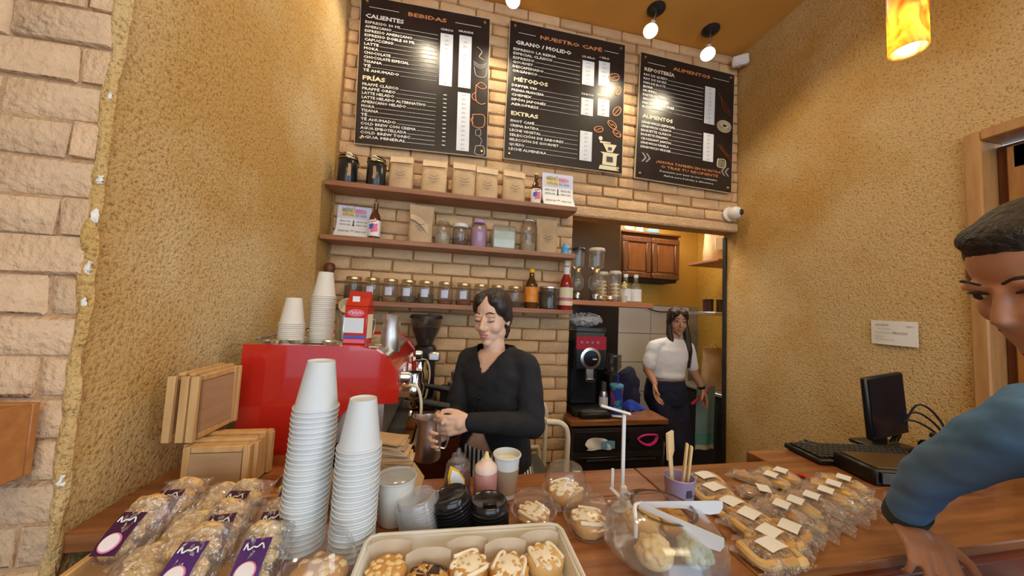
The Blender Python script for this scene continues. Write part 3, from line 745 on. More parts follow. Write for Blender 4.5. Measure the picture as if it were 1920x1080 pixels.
b = MB(); b.box((U(.885), Y0 - .0025, V(.905)), (.05, .001, .04)); b.box((U(.885), Y0 - .0025, V(.825)), (.03, .001, .022)); part('chalk_panel', b, 'print_dark', g)  # dark printed panels inside the grinder drawing

t, U, V, w, h = menu_board(2, 'black menu board headed ALIMENTOS, rightmost of the three')
title(t, U, V, 'ALIMENTOS', .33, .73, .085, ll=((.07, .25), (.76, .94)))
block(t, U, V, 'REPOSTERÍA', (.04, .35), .142, [('PAY DE QUESO', .28), ('PAY DE NUEZ', .27), ('PAN DE ELOTE', .26), ('BROWNIE', .13), ('MUFFIN', .17), ('PASTELES', .18), ('GALLETAS CHISPAS', .30), ('PAN RELLENO DE NUEZ', .36), ('ROL', .12)], .182, .0325, .66, 'print_cream')
block(t, U, V, 'ALIMENTOS', (.04, .35), .52, [('SÁNDWICH ESPECIAL', .38), ('SÁNDWICH CLÁSICO', .34), ('BAGUETTE CLÁSICO', .34), ('BAGUETTE ITALIANO', .31), ('CROISSANT JAMÓN', .34), ('SÁNDWICH PANELA', .32), ('SÁNDWICH VEGGIE', .34)], .565, .0325, .66)
prices(t, U, V, .68, .79, .155, .465, ['$55', '$55', '$45', '$40', '$40', '$60', '$35', '$45', '$40'])
prices(t, U, V, .68, .79, .545, .775, ['$75', '$70', '$75', '$80', '$70', '$75', '$70'])
b = MB(); put_text(b, '¡AHORA TAMBIÉN EN NUESTRA', U(.20), V(.858), .019, U(.88) - U(.20), Y0, bold=.01); put_text(b, 'O TRAE TU RECIPIENTE', U(.25), V(.892), .019, U(.85) - U(.25), Y0, bold=.01); part('lettering', b, 'print_orange', t, 'two lines of orange lettering')
b = MB(); put_text(b, 'Descuento por traer tu vaso reutilizable', U(.24), V(.925), .013, U(.84) - U(.24), Y0); put_text(b, 'Aplica para bebidas y alimentos', U(.28), V(.957), .013, U(.80) - U(.28), Y0); part('lettering', b, 'print_white', t)
b = MB()
for x0, sg in ((.05, 1), (.09, 1), (.93, -1), (.97, -1)):
    x = U(x0); b.prism([(x, V(.80)), (x + sg * .016, V(.80)), (x + sg * .044, V(.835)), (x + sg * .016, V(.87)), (x, V(.87)), (x + sg * .028, V(.835))], .0012, y0=Y0 - .001)
part('chevron', b, 'print_grey', t)
b = MB()
for k in range(4):
    s = .048 - .009 * k; outline(b, [(U(.90) + s * 1.35 * math.cos(q), V(.46) + s * math.sin(q)) for q in [2 * math.pi * j / 10 for j in range(10)]], .003, closed=True, n=3)
outline(b, [(U(.86), V(.44)), (U(.90), V(.47)), (U(.94), V(.46))], .005)
for q in range(6): outline(b, [(U(.85) + .012 * q, V(.745)), (U(.845) + .012 * q, V(.80))], .002)
outline(b, [(U(.84), V(.74)), (U(.92), V(.74)), (U(.92), V(.80)), (U(.84), V(.80))], .003, closed=True)
part('chalk_drawing', b, 'print_cream', t, 'cream doodle of a rolled pastry')
b = MB()
for k in range(3): outline(b, [(U(.82 + .02 * k), V(.18 + .02 * k)), (U(.88), V(.25 + .03 * k)), (U(.97), V(.34 + .015 * k))], .004)
for k in range(3): outline(b, [(U(.83 + .02 * k), V(.62)), (U(.90 + .015 * k), V(.68)), (U(.985), V(.74 - .02 * k))], .005)
part('chalk_drawing', b, 'door_dark', t, 'brown doodle of bread')

# ================================================================ ceiling lamps, pendant, wall devices
def ceiling_spot(x, y, bx, by, bz, label):
    t = thing('ceiling_spotlight', label, 'ceiling lamp', (x, y, ZC), group=None)
    b = MB(); b.lathe([(0, 0), (.062, 0), (.062, -.012), (.045, -.028), (.018, -.034), (0, -.034)], 24); part('canopy', b, 'black_plastic', t)
    d = Vector((bx - x, by - y, bz - ZC))
    e = d.normalized()
    b = MB(); b.tube([(0, 0, -.03), tuple(d - e * .10)], .006, 8); part('stem', b, 'steel_satin', t)
    q = e.to_track_quat('-Z', 'Y').to_matrix().to_4x4()
    M = Matrix.Translation(d) @ q
    b = MB(); b.lathe([(0, .115), (.017, .115), (.019, .07), (.024, .05), (.044, .012), (.046, .002)], 20, M=M); part('bulb_body', b, 'white_plastic', t)
    b = MB(); b.lathe([(.046, .002), (.040, -.006), (0, -.010)], 20, M=M); part('bulb_lens', b, 'bulb_glow', t, 'glowing bulb face')
    ld = bpy.data.lights.new('bulb_light', 'SPOT'); ld.energy = 20; ld.color = (1.0, .84, .58); ld.spot_size = math.radians(172); ld.spot_blend = .35; ld.shadow_soft_size = .04
    lo = bpy.data.objects.new('bulb_light', ld); COL.objects.link(lo); lo.parent = t; lo.matrix_local = Matrix.Translation(d + e * .02) @ q
    return t
ceiling_spot(1.34, 1.975, 1.236, 1.88, 3.405, 'black canopy spotlight over the gap between middle and right boards')
ceiling_spot(1.84, 2.03, 1.70, 1.90, 3.352, 'black canopy spotlight over the rightmost menu board')
ceiling_spot(.36, 1.98, .293, 1.90, 3.418, 'spotlight above the leftmost and middle boards at the top edge')
ceiling_spot(-.20, 1.98, -.235, 1.90, 3.418, 'spotlight over the leftmost board, just above the picture')
# pendant of amber stone
t = thing('pendant_lamp', 'amber marbled stone cylinder pendant lamp', 'pendant lamp', (1.615, .85, 2.515))
t.scale = (.80, .80, .80)
b = MB(); b.lathe([(.056, .006), (.060, 0), (.064, .006), (.064, .30), (.058, .306), (.056, .300), (.056, .006)], 36); part('shade', b, 'onyx_shade', t)
b = MB(); b.ball((0, 0, .17), (.028, .028, .042), 16, 10); part('bulb', b, 'bulb_glow', t, 'glowing bulb')
b = MB(); b.lathe([(0, .33), (.022, .33), (.022, .22), (0, .22)], 14); part('socket', b, 'brass', t)
b = MB(); b.tube([(0, 0, .33), (0, 0, (ZC - 2.515) / .8 - .02)], .004, 6); part('cord', b, 'black_plastic', t)
b = MB(); b.lathe([(0, 0), (.05, 0), (.05, .02), (0, .02)], 20, c=(0, 0, (ZC - 2.515) / .8 - .02)); part('canopy', b, 'brass', t)
ld = bpy.data.lights.new('pendant_light', 'POINT'); ld.energy = 9; ld.color = (1.0, .78, .42); ld.shadow_soft_size = .03
lo = bpy.data.objects.new('pendant_light', ld); COL.objects.link(lo); lo.parent = t; lo.location = (0, 0, .09)

t = thing('motion_sensor', 'small white sensor box in the ceiling corner', 'sensor', (2.20, 2.12, 3.575), rz=-.7)
b = MB(); b.box((0, 0, 0), (.115, .04, .085), bev=.01); part('housing', b, 'white_plastic', t)
b = MB(); b.box((0, -.021, -.012), (.08, .006, .04), bev=.002); part('lens', b, 'white_metal', t)
b = MB(); b.box((0, .045, 0), (.03, .06, .03), bev=.004); part('bracket', b, 'white_plastic', t)
t = thing('security_camera', 'white dome security camera on the brick above the kitchen opening', 'camera', (2.165, 2.188, 2.33))
Mx = Matrix.Rotation(math.pi / 2, 4, 'X')
b = MB(); b.lathe([(0, 0), (.058, 0), (.058, .012), (.045, .02), (0, .02)], 24, M=Mx); part('base', b, 'white_plastic', t)
b = MB(); b.ball((.004, -.055, -.002), .050, 20, 14); d = part('housing', b, 'white_plastic', t)
b = MB(); b.lathe([(0, .006), (.020, .006), (.025, 0), (0, 0)], 20, M=T(.016, -.100, -.006) @ Matrix.Rotation(.32, 4, 'Z') @ Mx); part('lens', b, 'black_gloss', d, 'black lens')
# notice taped to the right wall
t = thing('wall_notice', 'white printed sheet taped to the ochre wall', 'notice', (XR - .004, 1.274, 1.465), rx=math.radians(.8))
b = MB(); b.grid(lambda u, v: (-.004 - .005 * math.sin(u * 3.1) - .003 * v, .0905 - .181 * u, -.062 + .124 * v), 8, 4); part('sheet', b, 'paper_white', t)
Mn = Matrix(((0, 0, 0, 0), (-1, 0, 0, 0), (0, 0, 1, 0), (0, 0, 0, 1)))
b = MB()
for tx, x, z, hh, ww in (('AVISO', -.07, .035, .010, .055), ('ABIERTO', .05, .033, .007, .03), ('Precios en pesos', -.06, .018, .005, .05), ('Horario de servicio', -.07, -.002, .006, .06), ('GRACIAS', -.005, -.004, .011, .062), ('Pregunta aquí', -.07, -.022, .005, .035), ('Clave del internet en caja', -.07, -.036, .005, .075)):
    vs, fs, tw = text_mb(tx, .01)
    sx = ww / tw; s = hh / .7
    b.add([(-.0125, -(x + v[0] * sx), z + v[1] * s) for v in vs], fs)
part('lettering', b, 'print_grey', t)

# ================================================================ goods on the wall shelves
def bag_mb(w, h, d, r, fold=0.16, lean=0.0):
    """Stand-up kraft pouch: bulging body, flat crimped top."""
    secs = []
    for k, (f, ww, dd) in enumerate([(0, .92, 1.0), (.04, 1.0, 1.05), (.25, 1.0, 1.0), (.5, .98, .8), (.72, .97, .45), (.82, .98, .16), (.86, .99, .10), (.94, .99, .08), (1.0, .98, .07)]):
        sec = []
        for i in range(16):
            a = 2 * math.pi * i / 16; c, sn = math.cos(a), math.sin(a)
            x = abs(c) ** .45 * (1 if c > 0 else -1) * w * ww / 2; y = abs(sn) ** .6 * (1 if sn > 0 else -1) * d * dd / 2
            sec.append((x + r.uniform(-.0025, .0025), y - f * f * lean + r.uniform(-.003, .003), f * h + (r.uniform(-.002, .002) if f > 0 else 0)))
        secs.append(sec)
    return MB().loft(secs)
def coffee_bag(x, y, z, w, h, rz, label, seed, m='kraft', seal=True, print_=True):
    r = random.Random(seed)
    t = thing('coffee_bag', label, 'coffee bag', (x, y, z), rz)
    part('pouch', bag_mb(w, h, .075, r), m, t, smooth=55)
    if seal:
        b = MB(); b.grid(lambda u, v: ((u - .5) * w * .94, -.010 - .003 * math.sin(v * 3) - .022 * max(0, .5 - v), h * (.78 + .17 * v)), 4, 3)
        part('fold_band', b, 'kraft_light', t, 'paler folded top band', smooth=60)
    if print_:
        b = MB()
        for k in range(3):
            ww = w * (.34, .44, .26)[k]
            b.tube(bez([(-ww / 2, -.0405 + .004 * k, h * (.50 - .07 * k) + .004), (0, -.0445 + .004 * k, h * (.47 - .07 * k)), (ww / 2, -.0405 + .004 * k, h * (.50 - .07 * k) + .004)], 5), .0016, 4)
        part('lettering', b, 'print_grey', t, 'small dark printed emblem')
    return t
labs = ['kraft coffee bag nearest the black canisters on the top shelf', 'second kraft coffee bag from the canisters on the top shelf', 'third kraft coffee bag on the top shelf, below the board gap', 'fourth kraft coffee bag on the top shelf, leaning top', 'fifth kraft coffee bag on the top shelf, next to the beer bottle']
for i, (x, w, h) in enumerate([(-.327, .146, .235), (-.125, .160, .236), (.062, .152, .244), (.210, .150, .232), (.393, .158, .232)]):
    coffee_bag(x, 2.11, S1, w, h, (i - 2) * .05, labs[i], i)
coffee_bag(-.190, 2.115, S2, .150, .248, .1, 'kraft coffee bag with pale curved panel on the middle shelf', 8, seal=False)
coffee_bag(.641, 2.125, S2, .152, .245, 0, 'plain brown kraft bag beside the blue bottle on the middle shelf', 9, seal=False)
# curved paler panel on the middle-shelf bag
b = MB(); b.grid(lambda u, v: (-.065 + .11 * u, -.046 + .006 * u, .16 - .075 * u ** 2 + .028 * (v - .5) * (1 + u)), 8, 2)
o = part('paper_panel', b, 'kraft_light', [c for c in bpy.data.objects if c.get('label', '').startswith('kraft coffee bag with pale curved')][0], 'paler curved panel')

def canister(x, label, rz):
    t = thing('canister', label, 'canister', (x, 2.10, S1), rz)
    b = MB(); b.lathe([(0, 0), (.052, 0), (.055, .004), (.055, .150), (.050, .158), (0, .158)], 28); part('body', b, 'black_enamel', t)
    b = MB(); b.lathe([(0, .196), (.040, .194), (.052, .184), (.055, .166), (.055, .160), (0, .160)], 28); part('lid', b, 'black_gloss', t)
    b = MB(); b.lathe([(.056, .156), (.058, .159), (.056, .163)], 28); part('rim_wire', b, 'brass', t)
    b = MB(); b.tube(bez([(-.056, 0, .175), (-.030, -.060, .172), (.03, -.062, .168), (.058, -.008, .150), (.066, 0, .128)], 6), .0028, 6); part('clasp', b, 'brass', t, 'brass wire clasp')
    b = MB(); b.lathe([(0, .006), (.016, .005), (.019, 0), (0, 0)], 16, M=T(-.002, -.060, .170) @ Mx); part('dial', b, 'cream_metal', t, 'round cream valve disc')
    b = MB(); b.prism([(-.010, .046), (.008, .046), (.010, .075), (.008, .122), (-.008, .122), (-.007, .075)], .002, M=T(.004, -.0575, 0)); part('label_strip', b, 'crate_ply', t, 'tan vertical label')
    return t
canister(-.637, 'black canister with brass clasp, the one against the plaster wall', .35)
canister(-.474, 'black canister with round cream valve, beside the kraft bags', -.05)

def beer(x, y, z, label, m='amber_glass'):
    t = thing('beer_bottle', label, 'bottle', (x, y, z))
    b = MB(); b.lathe([(0, 0), (.030, 0), (.033, .006), (.033, .118), (.028, .140), (.014, .168), (.012, .205), (.0135, .208), (.0135, .214), (0, .214)], 22); part('glass', b, m, t)
    b = MB(); b.lathe([(.0335, .014), (.0342, .016), (.0342, .108), (.0335, .110)], 22); lb = part('paper_label', b, 'paper_white', t, 'white wraparound label')
    b = MB(); b.lathe([(0, .222), (.012, .221), (.0145, .212), (0, .210)], 18); part('cap', b, 'brass', t)
    f = lambda a, zz, rr=.0348: (rr * math.sin(a), -rr * math.cos(a), zz)
    for m2, a0, a1, z0, z1 in (('print_pink', -.5, .5, .092, .100), ('print_blue', -.75, .0, .052, .082), ('print_pink', .0, .7, .060, .084), ('print_pink', -.45, .75, .034, .058)):
        b = MB(); b.grid(lambda u, v: f(a0 + (a1 - a0) * u, z0 + (z1 - z0) * v + .008 * u), 5, 2); part('label_print', b, m2, lb)
    return t
beer(.543, 2.09, S1, 'brown beer bottle with red and blue label on the top shelf')
beer(-.452, 2.06, S2, 'brown beer bottle with red and blue label on the middle shelf')

def flyer(x, y, z, w, h, rz, label):
    t = thing('flyer', label, 'flyer', (x, y, z), rz)
    prof = lambda v: (-.075 + .07 * math.sin(min(v, .5) * math.pi) + .02 * max(0, v - .5), .003 + h * (v - .06 * math.exp(-9 * v) + .06 * math.exp(-9)))
    def pt(u, v, e=0.0):
        yy, zz = prof(v); return ((u - .5) * w, yy - e, max(.002, zz - .0) )
    b = MB(); b.grid(lambda u, v: pt(u, v), 6, 16); part('sheet', b, 'paper_lilac', t)
    def patch(m, u0, u1, v0, v1, nm='print_patch'):
        b = MB(); b.grid(lambda u, v: pt(u0 + (u1 - u0) * u, v0 + (v1 - v0) * v, .0015), 3, 3); return part(nm, b, m, t)
    patch('paper_white', .02, .98, .02, .60); patch('print_yellow', .10, .52, .66, .90); patch('print_cream', .05, .98, .01, .10)
    for txt, u0, u1, v, hh, m in (('MENÚ', .14, .50, .80, .028, 'print_grey'), ('BEBIDA', .53, .86, .79, .026, 'print_pink'), ('ESPECIAL', .16, .50, .69, .016, 'print_grey'), ('DE CASA', .54, .88, .68, .016, 'print_grey')):
        vs, fs, tw = text_mb(txt, .03); b = MB()
        b.add([pt(u0 + (u1 - u0) * p[0] / tw, v + p[1] / .7 * hh / h, .003) for p in vs], fs); part('lettering', b, m, t)
    b = MB()
    for k in range(4):
        for u0, u1 in ((.08, .42), (.58, .92)):
            vs, fs, tw = text_mb('CERVEZA FRÍA' if (k + int(u0 * 10)) % 2 else 'AMBAR CLARA', .03)
            b.add([pt(u0 + (u1 - u0) * p[0] / tw, .50 - .105 * k + p[1] / .7 * .05, .003) for p in vs], fs)
    part('lettering', b, 'print_grey', t)
    b = MB(); b.grid(lambda u, v: pt(.5 + (u - .5) * (.10 if v < .55 else .04), .22 + .34 * v, .0025), 2, 8); part('bottle_print', b, 'print_dark', t)
    patch('print_pink', .44, .56, .10, .20, 'label_print'); patch('print_yellow', .60, .85, .05, .12)
    return t
flyer(.708, 2.13, S1, .225, .255, 0, 'lilac drinks flyer with beer bottle picture on the top shelf')
flyer(-.590, 2.135, S2, .190, .205, .04, 'lilac drinks flyer curling forward on the middle shelf')

def jar(x, y, z, r_, h, label, fill='seeds_brown', fh=.35, lid='brass', tag_=None, name='glass_jar', rz=0.0, glassm='jar_glass', neck=.82, lidh=.016, clamp=False):
    t = thing(name, label, 'jar', (x, y, z), rz)
    b = MB(); b.lathe([(0, .001), (r_ * .9, .001), (r_, .008), (r_, h * .74), (r_ * .93, h * .82), (r_ * neck, h * .88), (r_ * neck, h - lidh)], 24); part('glass', b, glassm, t)
    if fill:
        b = MB(); b.lathe([(0, .004), (r_ * .86, .004), (r_ * .94, .010), (r_ * .94, h * fh), (r_ * .5, h * fh + .005), (0, h * fh + .002)], 20); part('contents', b, fill, t, 'dry goods inside')
    if clamp:
        b = MB(); b.lathe([(0, h + .004), (r_ * .7, h + .002), (r_ * neck * 1.03, h - .008), (r_ * neck * 1.03, h - lidh), (0, h - lidh)], 24); part('lid', b, glassm, t)
        b = MB(); b.tube(bez([(-r_ * neck - .003, 0, h - .03), (-r_ * .6, -r_ * .75, h - .012), (0, -r_ * neck - .006, h - .006), (r_ * .6, -r_ * .75, h - .012), (r_ * neck + .003, 0, h - .03)], 5), .0018, 5)
        b.tube([(0, -r_ * neck - .006, h - .006), (0, -r_ - .006, h - .045)], .0022, 5); part('wire_clamp', b, 'steel', t)
    else:
        b = MB(); b.lathe([(0, h), (r_ * neck * .96, h), (r_ * neck * 1.04, h - .003), (r_ * neck * 1.04, h - lidh), (0, h - lidh)], 24); part('lid', b, lid, t)
    if tag_:
        a0 = -.42
        b = MB(); b.grid(lambda u, v: ((r_ + .0012) * math.sin(a0 + .84 * u), -(r_ + .0012) * math.cos(a0 + .84 * u), h * (.28 + .34 * v)), 6, 2); part('paper_label', b, tag_, t, 'small pale blue label')
    return t
J = [(-.554, .050, 'seeds_brown', .60, None), (-.449, .046, 'seeds_red', .20, 'paper_lilac'), (-.343, .048, 'seeds_tan', .22, 'paper_lilac'), (-.239, .049, 'seeds_green', .28, 'paper_lilac'), (-.134, .050, 'seeds_green', .40, 'paper_lilac'), (-.015, .049, 'seeds_red', .16, 'paper_lilac'), (.100, .050, 'seeds_red', .20, 'paper_lilac'), (.207, .047, 'seeds_tan', .25, 'paper_lilac'), (.318, .048, 'seeds_pale', .3, None), (.432, .050, 'seeds_brown', .24, None)]
ordw = ['first', 'second', 'third', 'fourth', 'fifth', 'sixth', 'seventh', 'eighth', 'ninth', 'tenth']
desc = ['dark dried leaves', 'a little red spice', 'tan chips', 'dark green tea', 'grey-green leaves', 'a thin layer of red petals', 'red and tan petals', 'tan pieces', 'pale flakes', 'a layer of brown seeds']
for i, (x, rr, fill, fh, tg) in enumerate(J):
    jar(x, 2.10, S3, rr, .140, 'gold-lidded glass jar with %s, %s jar from the plaster wall' % (desc[i], ordw[i]), fill, fh, 'brass', tg, rz=-.1)
jar(.664, 2.10, S3, .066, .150, 'wide ribbed glass jar between the amber and red bottles', 'seeds_brown', .10, 'steel', None, glassm='smoky_glass', neck=.96, lidh=.012)
def bottle(name, x, y, z, prof, m, label, capprof, capm, bands, cat='bottle', rz=0.0):
    t = thing(name, label, cat, (x, y, z), rz)
    b = MB(); b.lathe(prof, 22); part('glass', b, m, t)
    b = MB(); b.lathe(capprof, 16); part('cap', b, capm, t)
    for (rr, z0, z1, mm, lab) in bands:
        b = MB(); b.lathe([(rr - .001, z0), (rr + .0008, z0 + .001), (rr + .0008, z1 - .001), (rr - .001, z1)], 22); part('paper_label', b, mm, t, lab)
    return t
bottle('syrup_bottle', .540, 2.09, S3, [(0, 0), (.040, 0), (.043, .006), (.043, .145), (.036, .172), (.018, .200), (.015, .238), (0, .238)], 'amber_glass', 'amber syrup bottle with orange label and yellow cap on the lowest shelf',
       [(0, .262), (.015, .261), (.018, .256), (.018, .236), (0, .236)], 'yellow_label', [(.0435, .040, .140, 'label_orange', 'orange label')])
bottle('syrup_bottle', .779, 2.085, S3, [(0, 0), (.044, 0), (.046, .006), (.046, .160), (.038, .195), (.020, .235), (.017, .300), (0, .300)], 'red_syrup', 'tall red syrup bottle with cream label at the shelf end',
       [(0, .335), (.016, .334), (.019, .328), (.019, .296), (0, .296)], 'cream_metal', [(.0465, .030, .062, 'label_cream', 'cream band'), (.0465, .064, .078, 'print_pink', 'red band'), (.0465, .080, .150, 'label_cream', 'cream label'), (.0195, .238, .290, 'print_price', 'pale neck label')])
bottle('pepper_mill', -.690, 2.09, S3, [(0, 0), (.022, 0), (.026, .01), (.022, .05), (.016, .09), (.018, .13), (.026, .150), (.020, .158), (0, .158)], 'cream_liquid', 'cream turned mill with dark wooden top in the shelf corner',
       [(0, .215), (.018, .212), (.028, .200), (.030, .175), (.024, .158), (0, .158)], 'door_dark', [], cat='mill')
# middle shelf glass
jar(-.052, 2.10, S2, .050, .152, 'clamp-lid glass jar of pale grains beside the kraft bag', 'seeds_pale', .45, clamp=True, neck=.86)
jar(.059, 2.10, S2, .053, .150, 'glass jar with white lid and dark nuts on the middle shelf', 'seeds_brown', .34, lid='white_plastic', neck=.86, lidh=.026)
t = jar(.176, 2.10, S2, .054, .185, 'glass jar of lilac powder on the middle shelf', 'lilac_powder', .70, lid='lilac_powder', neck=.70, lidh=.02)
t = thing('glass_canister', 'square glass canister with pale green contents on the middle shelf', 'canister', (.337, 2.10, S2))
b = MB(); b.box((0, 0, .078), (.158, .11, .156), bev=.012); part('glass', b, 'clear_glass', t)
b = MB(); b.box((0, 0, .066), (.146, .098, .122), bev=.01); part('contents', b, 'green_pale', t)
b = MB(); b.box((0, 0, .160), (.150, .102, .010), bev=.004); part('lid', b, 'clear_glass', t)
jar(.502, 2.10, S2, .054, .215, 'tall clamp-lid glass jar with cream crumbs beside the brown bag', 'seeds_pale', .28, clamp=True, neck=.72)
bottle('small_bottle', .765, 2.09, S2, [(0, 0), (.028, 0), (.032, .008), (.026, .030), (.031, .050), (.022, .064), (0, .064)], 'blue_plastic', 'small blue plastic bottle at the end of the middle shelf',
       [(0, .082), (.014, .080), (.016, .064), (0, .062)], 'print_skyblue', [])
# orange shelf over the kitchen opening
def siphon(x, y, s, label, topm):
    t = thing('siphon_coffee_maker', label, 'coffee maker', (x, y, S4))
    t.scale = (s, s, 1)
    b = MB(); b.lathe([(0, 0), (.050, 0), (.050, .012), (0, .016)], 20); part('base', b, 'black_plastic', t)
    b = MB(); b.lathe([(0, .068), (.030, .070), (.052, .095), (.058, .125), (.050, .160), (.028, .185), (.020, .205)], 22); part('lower_globe', b, 'clear_glass', t)
    b = MB(); b.lathe([(.018, .205), (.022, .222), (.052, .242), (.054, .36)], 22); part('upper_chamber', b, 'clear_glass', t)
    b = MB(); b.lathe([(0, .372), (.050, .372), (.058, .364), (.058, .350), (0, .350)], 22); part('lid', b, topm, t)
    b = MB(); b.lathe([(.021, .196), (.026, .200), (.026, .222), (.021, .226)], 18); part('collar', b, 'brass', t)
    b = MB(); b.tube(bez([(.0, .045, .012), (0, .075, .05), (0, .075, .17), (0, .030, .21)], 6), .007, 8); part('stand_arm', b, 'black_plastic', t)
    b = MB(); b.lathe([(0, .016), (.024, .016), (.026, .045), (.010, .055), (0, .062)], 16); part('burner', b, 'steel', t)
    return t
siphon(.895, 2.17, .80, 'dark glass siphon coffee maker beside the shelf end', 'black_plastic')
siphon(1.018, 2.135, 1.0, 'glass siphon coffee maker with gold collar and pale lid', 'cream_metal')
def cookie_jar(x, y, label, n):
    t = thing('glass_jar', label, 'jar', (x, y, S4))
    b = MB(); b.lathe([(0, .002), (.042, .002), (.044, .010), (.044, .19), (.040, .205)], 22); part('glass', b, 'clear_glass', t)
    b = MB(); b.lathe([(0, .225), (.038, .222), (.045, .210), (.045, .200), (0, .200)], 22); part('lid', b, 'milky_plastic', t)
    for i in range(n):
        b = MB(); b.ball((rng.uniform(-.006, .006), rng.uniform(-.006, .006), .018 + i * .026), (.034, .034, .014), 12, 6); part('biscuit', b, 'bread_pale', t)
    return t
cookie_jar(1.115, 2.235, 'tall jar of round biscuits beside the siphon on the orange shelf', 6)
cookie_jar(1.168, 2.145, 'tall jar of round biscuits beside the white bottles', 5)
for i, x in enumerate((1.256, 1.337)):
    bottle('milk_bottle', x, 2.15, S4, [(0, 0), (.034, 0), (.038, .006), (.038, .105), (.030, .130), (.015, .148), (.014, .190), (0, .190)], 'clear_glass', ['white-labelled clear bottle next to the biscuit jar', 'white-labelled clear bottle at the free end of the orange shelf'][i],
           [(0, .208), (.014, .207), (.016, .203), (.016, .184), (0, .184)], 'white_plastic', [(.0385, .012, .100, 'paper_white', 'white label')])
t = thing('flower_pot', 'tiny pot of yellow flowers before the white bottles', 'plant', (1.212, 2.095, S4))
b = MB(); b.lathe([(0, 0), (.016, 0), (.022, .045), (.020, .045), (0, .040)], 14); part('pot', b, 'cream_metal', t)
b = MB(); b.tube([(0, 0, .04), (.003, 0, .10)], .002, 5); part('stem', b, 'green_pale', t)
for k in range(7):
    b = MB(); b.ball((rng.uniform(-.018, .018), rng.uniform(-.012, .012), .095 + rng.uniform(0, .04)), .011, 8, 6); part('blossom', b, 'print_yellow', t)
t = thing('steel_scoop', 'small steel scoop lying by the siphon on the orange shelf', 'scoop', (1.115, 2.105, S4))
b = MB(); b.ball((0, 0, .022), (.034, .024, .022), 14, 8); part('bowl', b, 'steel', t)
b = MB(); b.tube([(.03, 0, .026), (.075, .01, .012)], .004, 6); part('handle', b, 'steel', t)
bottle('spice_pot', 1.035, 2.095, S4, [(0, 0), (.022, 0), (.024, .004), (.024, .024), (0, .026)], 'clear_glass', 'tiny gold-topped glass pot in front of the gold-collared siphon',
       [(0, .036), (.022, .035), (.024, .028), (.024, .022), (0, .022)], 'brass', [], cat='jar')

# ================================================================ kitchen and the appliance in the opening
t = thing('refrigerator', 'tall dark refrigerator behind the orange shelf', 'refrigerator', (1.235, 3.04, 0))
b = MB(); b.box((0, .02, 1.165), (.62, .56, 2.33), bev=.006); part('body', b, 'black_matte', t)
b = MB(); b.box((0, -.275, 1.955), (.62, .04, .745), bev=.006); d = part('door', b, 'dark_brown_panel', t, 'upper door browned by painted warm light')  # warm light put into this door's colour; the lower one stays black
b = MB(); b.box((0, -.275, .80), (.62, .04, 1.55), bev=.006); part('door', b, 'black_gloss', t, 'black lower door')
b = MB(); b.tube([(-.26, -.325, 1.1), (-.26, -.325, 1.5)], .010, 8); part('handle', b, 'black_plastic', d)
def cab_door(t, x, w, h):
    b = MB(); b.box((x, 0, h / 2), (w, .02, h), bev=.004); d = part('door', b, 'cabinet_wood', t)
    b = MB(); b.box((x, -.009, h / 2), (w - .13, .012, h - .15), bev=.004); part('door_panel', b, 'cabinet_panel', d, 'lighter recessed panel')
    for (cx, cz, ww, hh) in ((x, .030, w, .055), (x, h - .030, w, .055), (x - w / 2 + .03, h / 2, .055, h - .12), (x + w / 2 - .03, h / 2, .055, h - .12)):
        b = MB(); b.box((cx, -.015, cz), (ww, .014, hh), bev=.005); part('door_rail', b, 'cabinet_wood', d)
t = thing('wall_cabinet', 'brown two-door wall cabinet on the yellow kitchen wall', 'cabinet', (2.095, 3.10, 1.885))
b = MB(); b.box((0, .155, .235), (.68, .28, .47)); part('body', b, 'cabinet_wood', t)
cab_door(t, -.170, .325, .435); cab_door(t, .170, .325, .435)
b = MB(); b.box((0, .14, .480), (.70, .32, .022), bev=.004); part('top_board', b, 'cabinet_wood', t)
b = MB(); b.box((0, .16, -.012), (.66, .27, .03)); part('bottom_board', b, 'black_matte', t)
for nm, x, dims, m, lab in (('plastic_tub', 1.845, (.12, .12, .085), 'cream_liquid', 'cream tub on top of the wall cabinet'), ('milk_carton', 1.995, (.055, .07, .12), 'paper_white', 'white carton on top of the wall cabinet'), ('snack_packet', 2.14, (.13, .10, .035), 'blue_plastic', 'blue packet lying on top of the wall cabinet')):
    z0 = 2.378
    t = thing(nm, lab, nm.split('_')[1], (x, 3.16, z0))
    b = MB(); b.box((0, 0, dims[2] / 2), dims, bev=.012); part('body', b, m, t)
    b = MB(); b.box((0, 0, dims[2] + .006), (dims[0] * .9, dims[1] * .9, .012), bev=.004); part('lid', b, 'white_plastic', t)
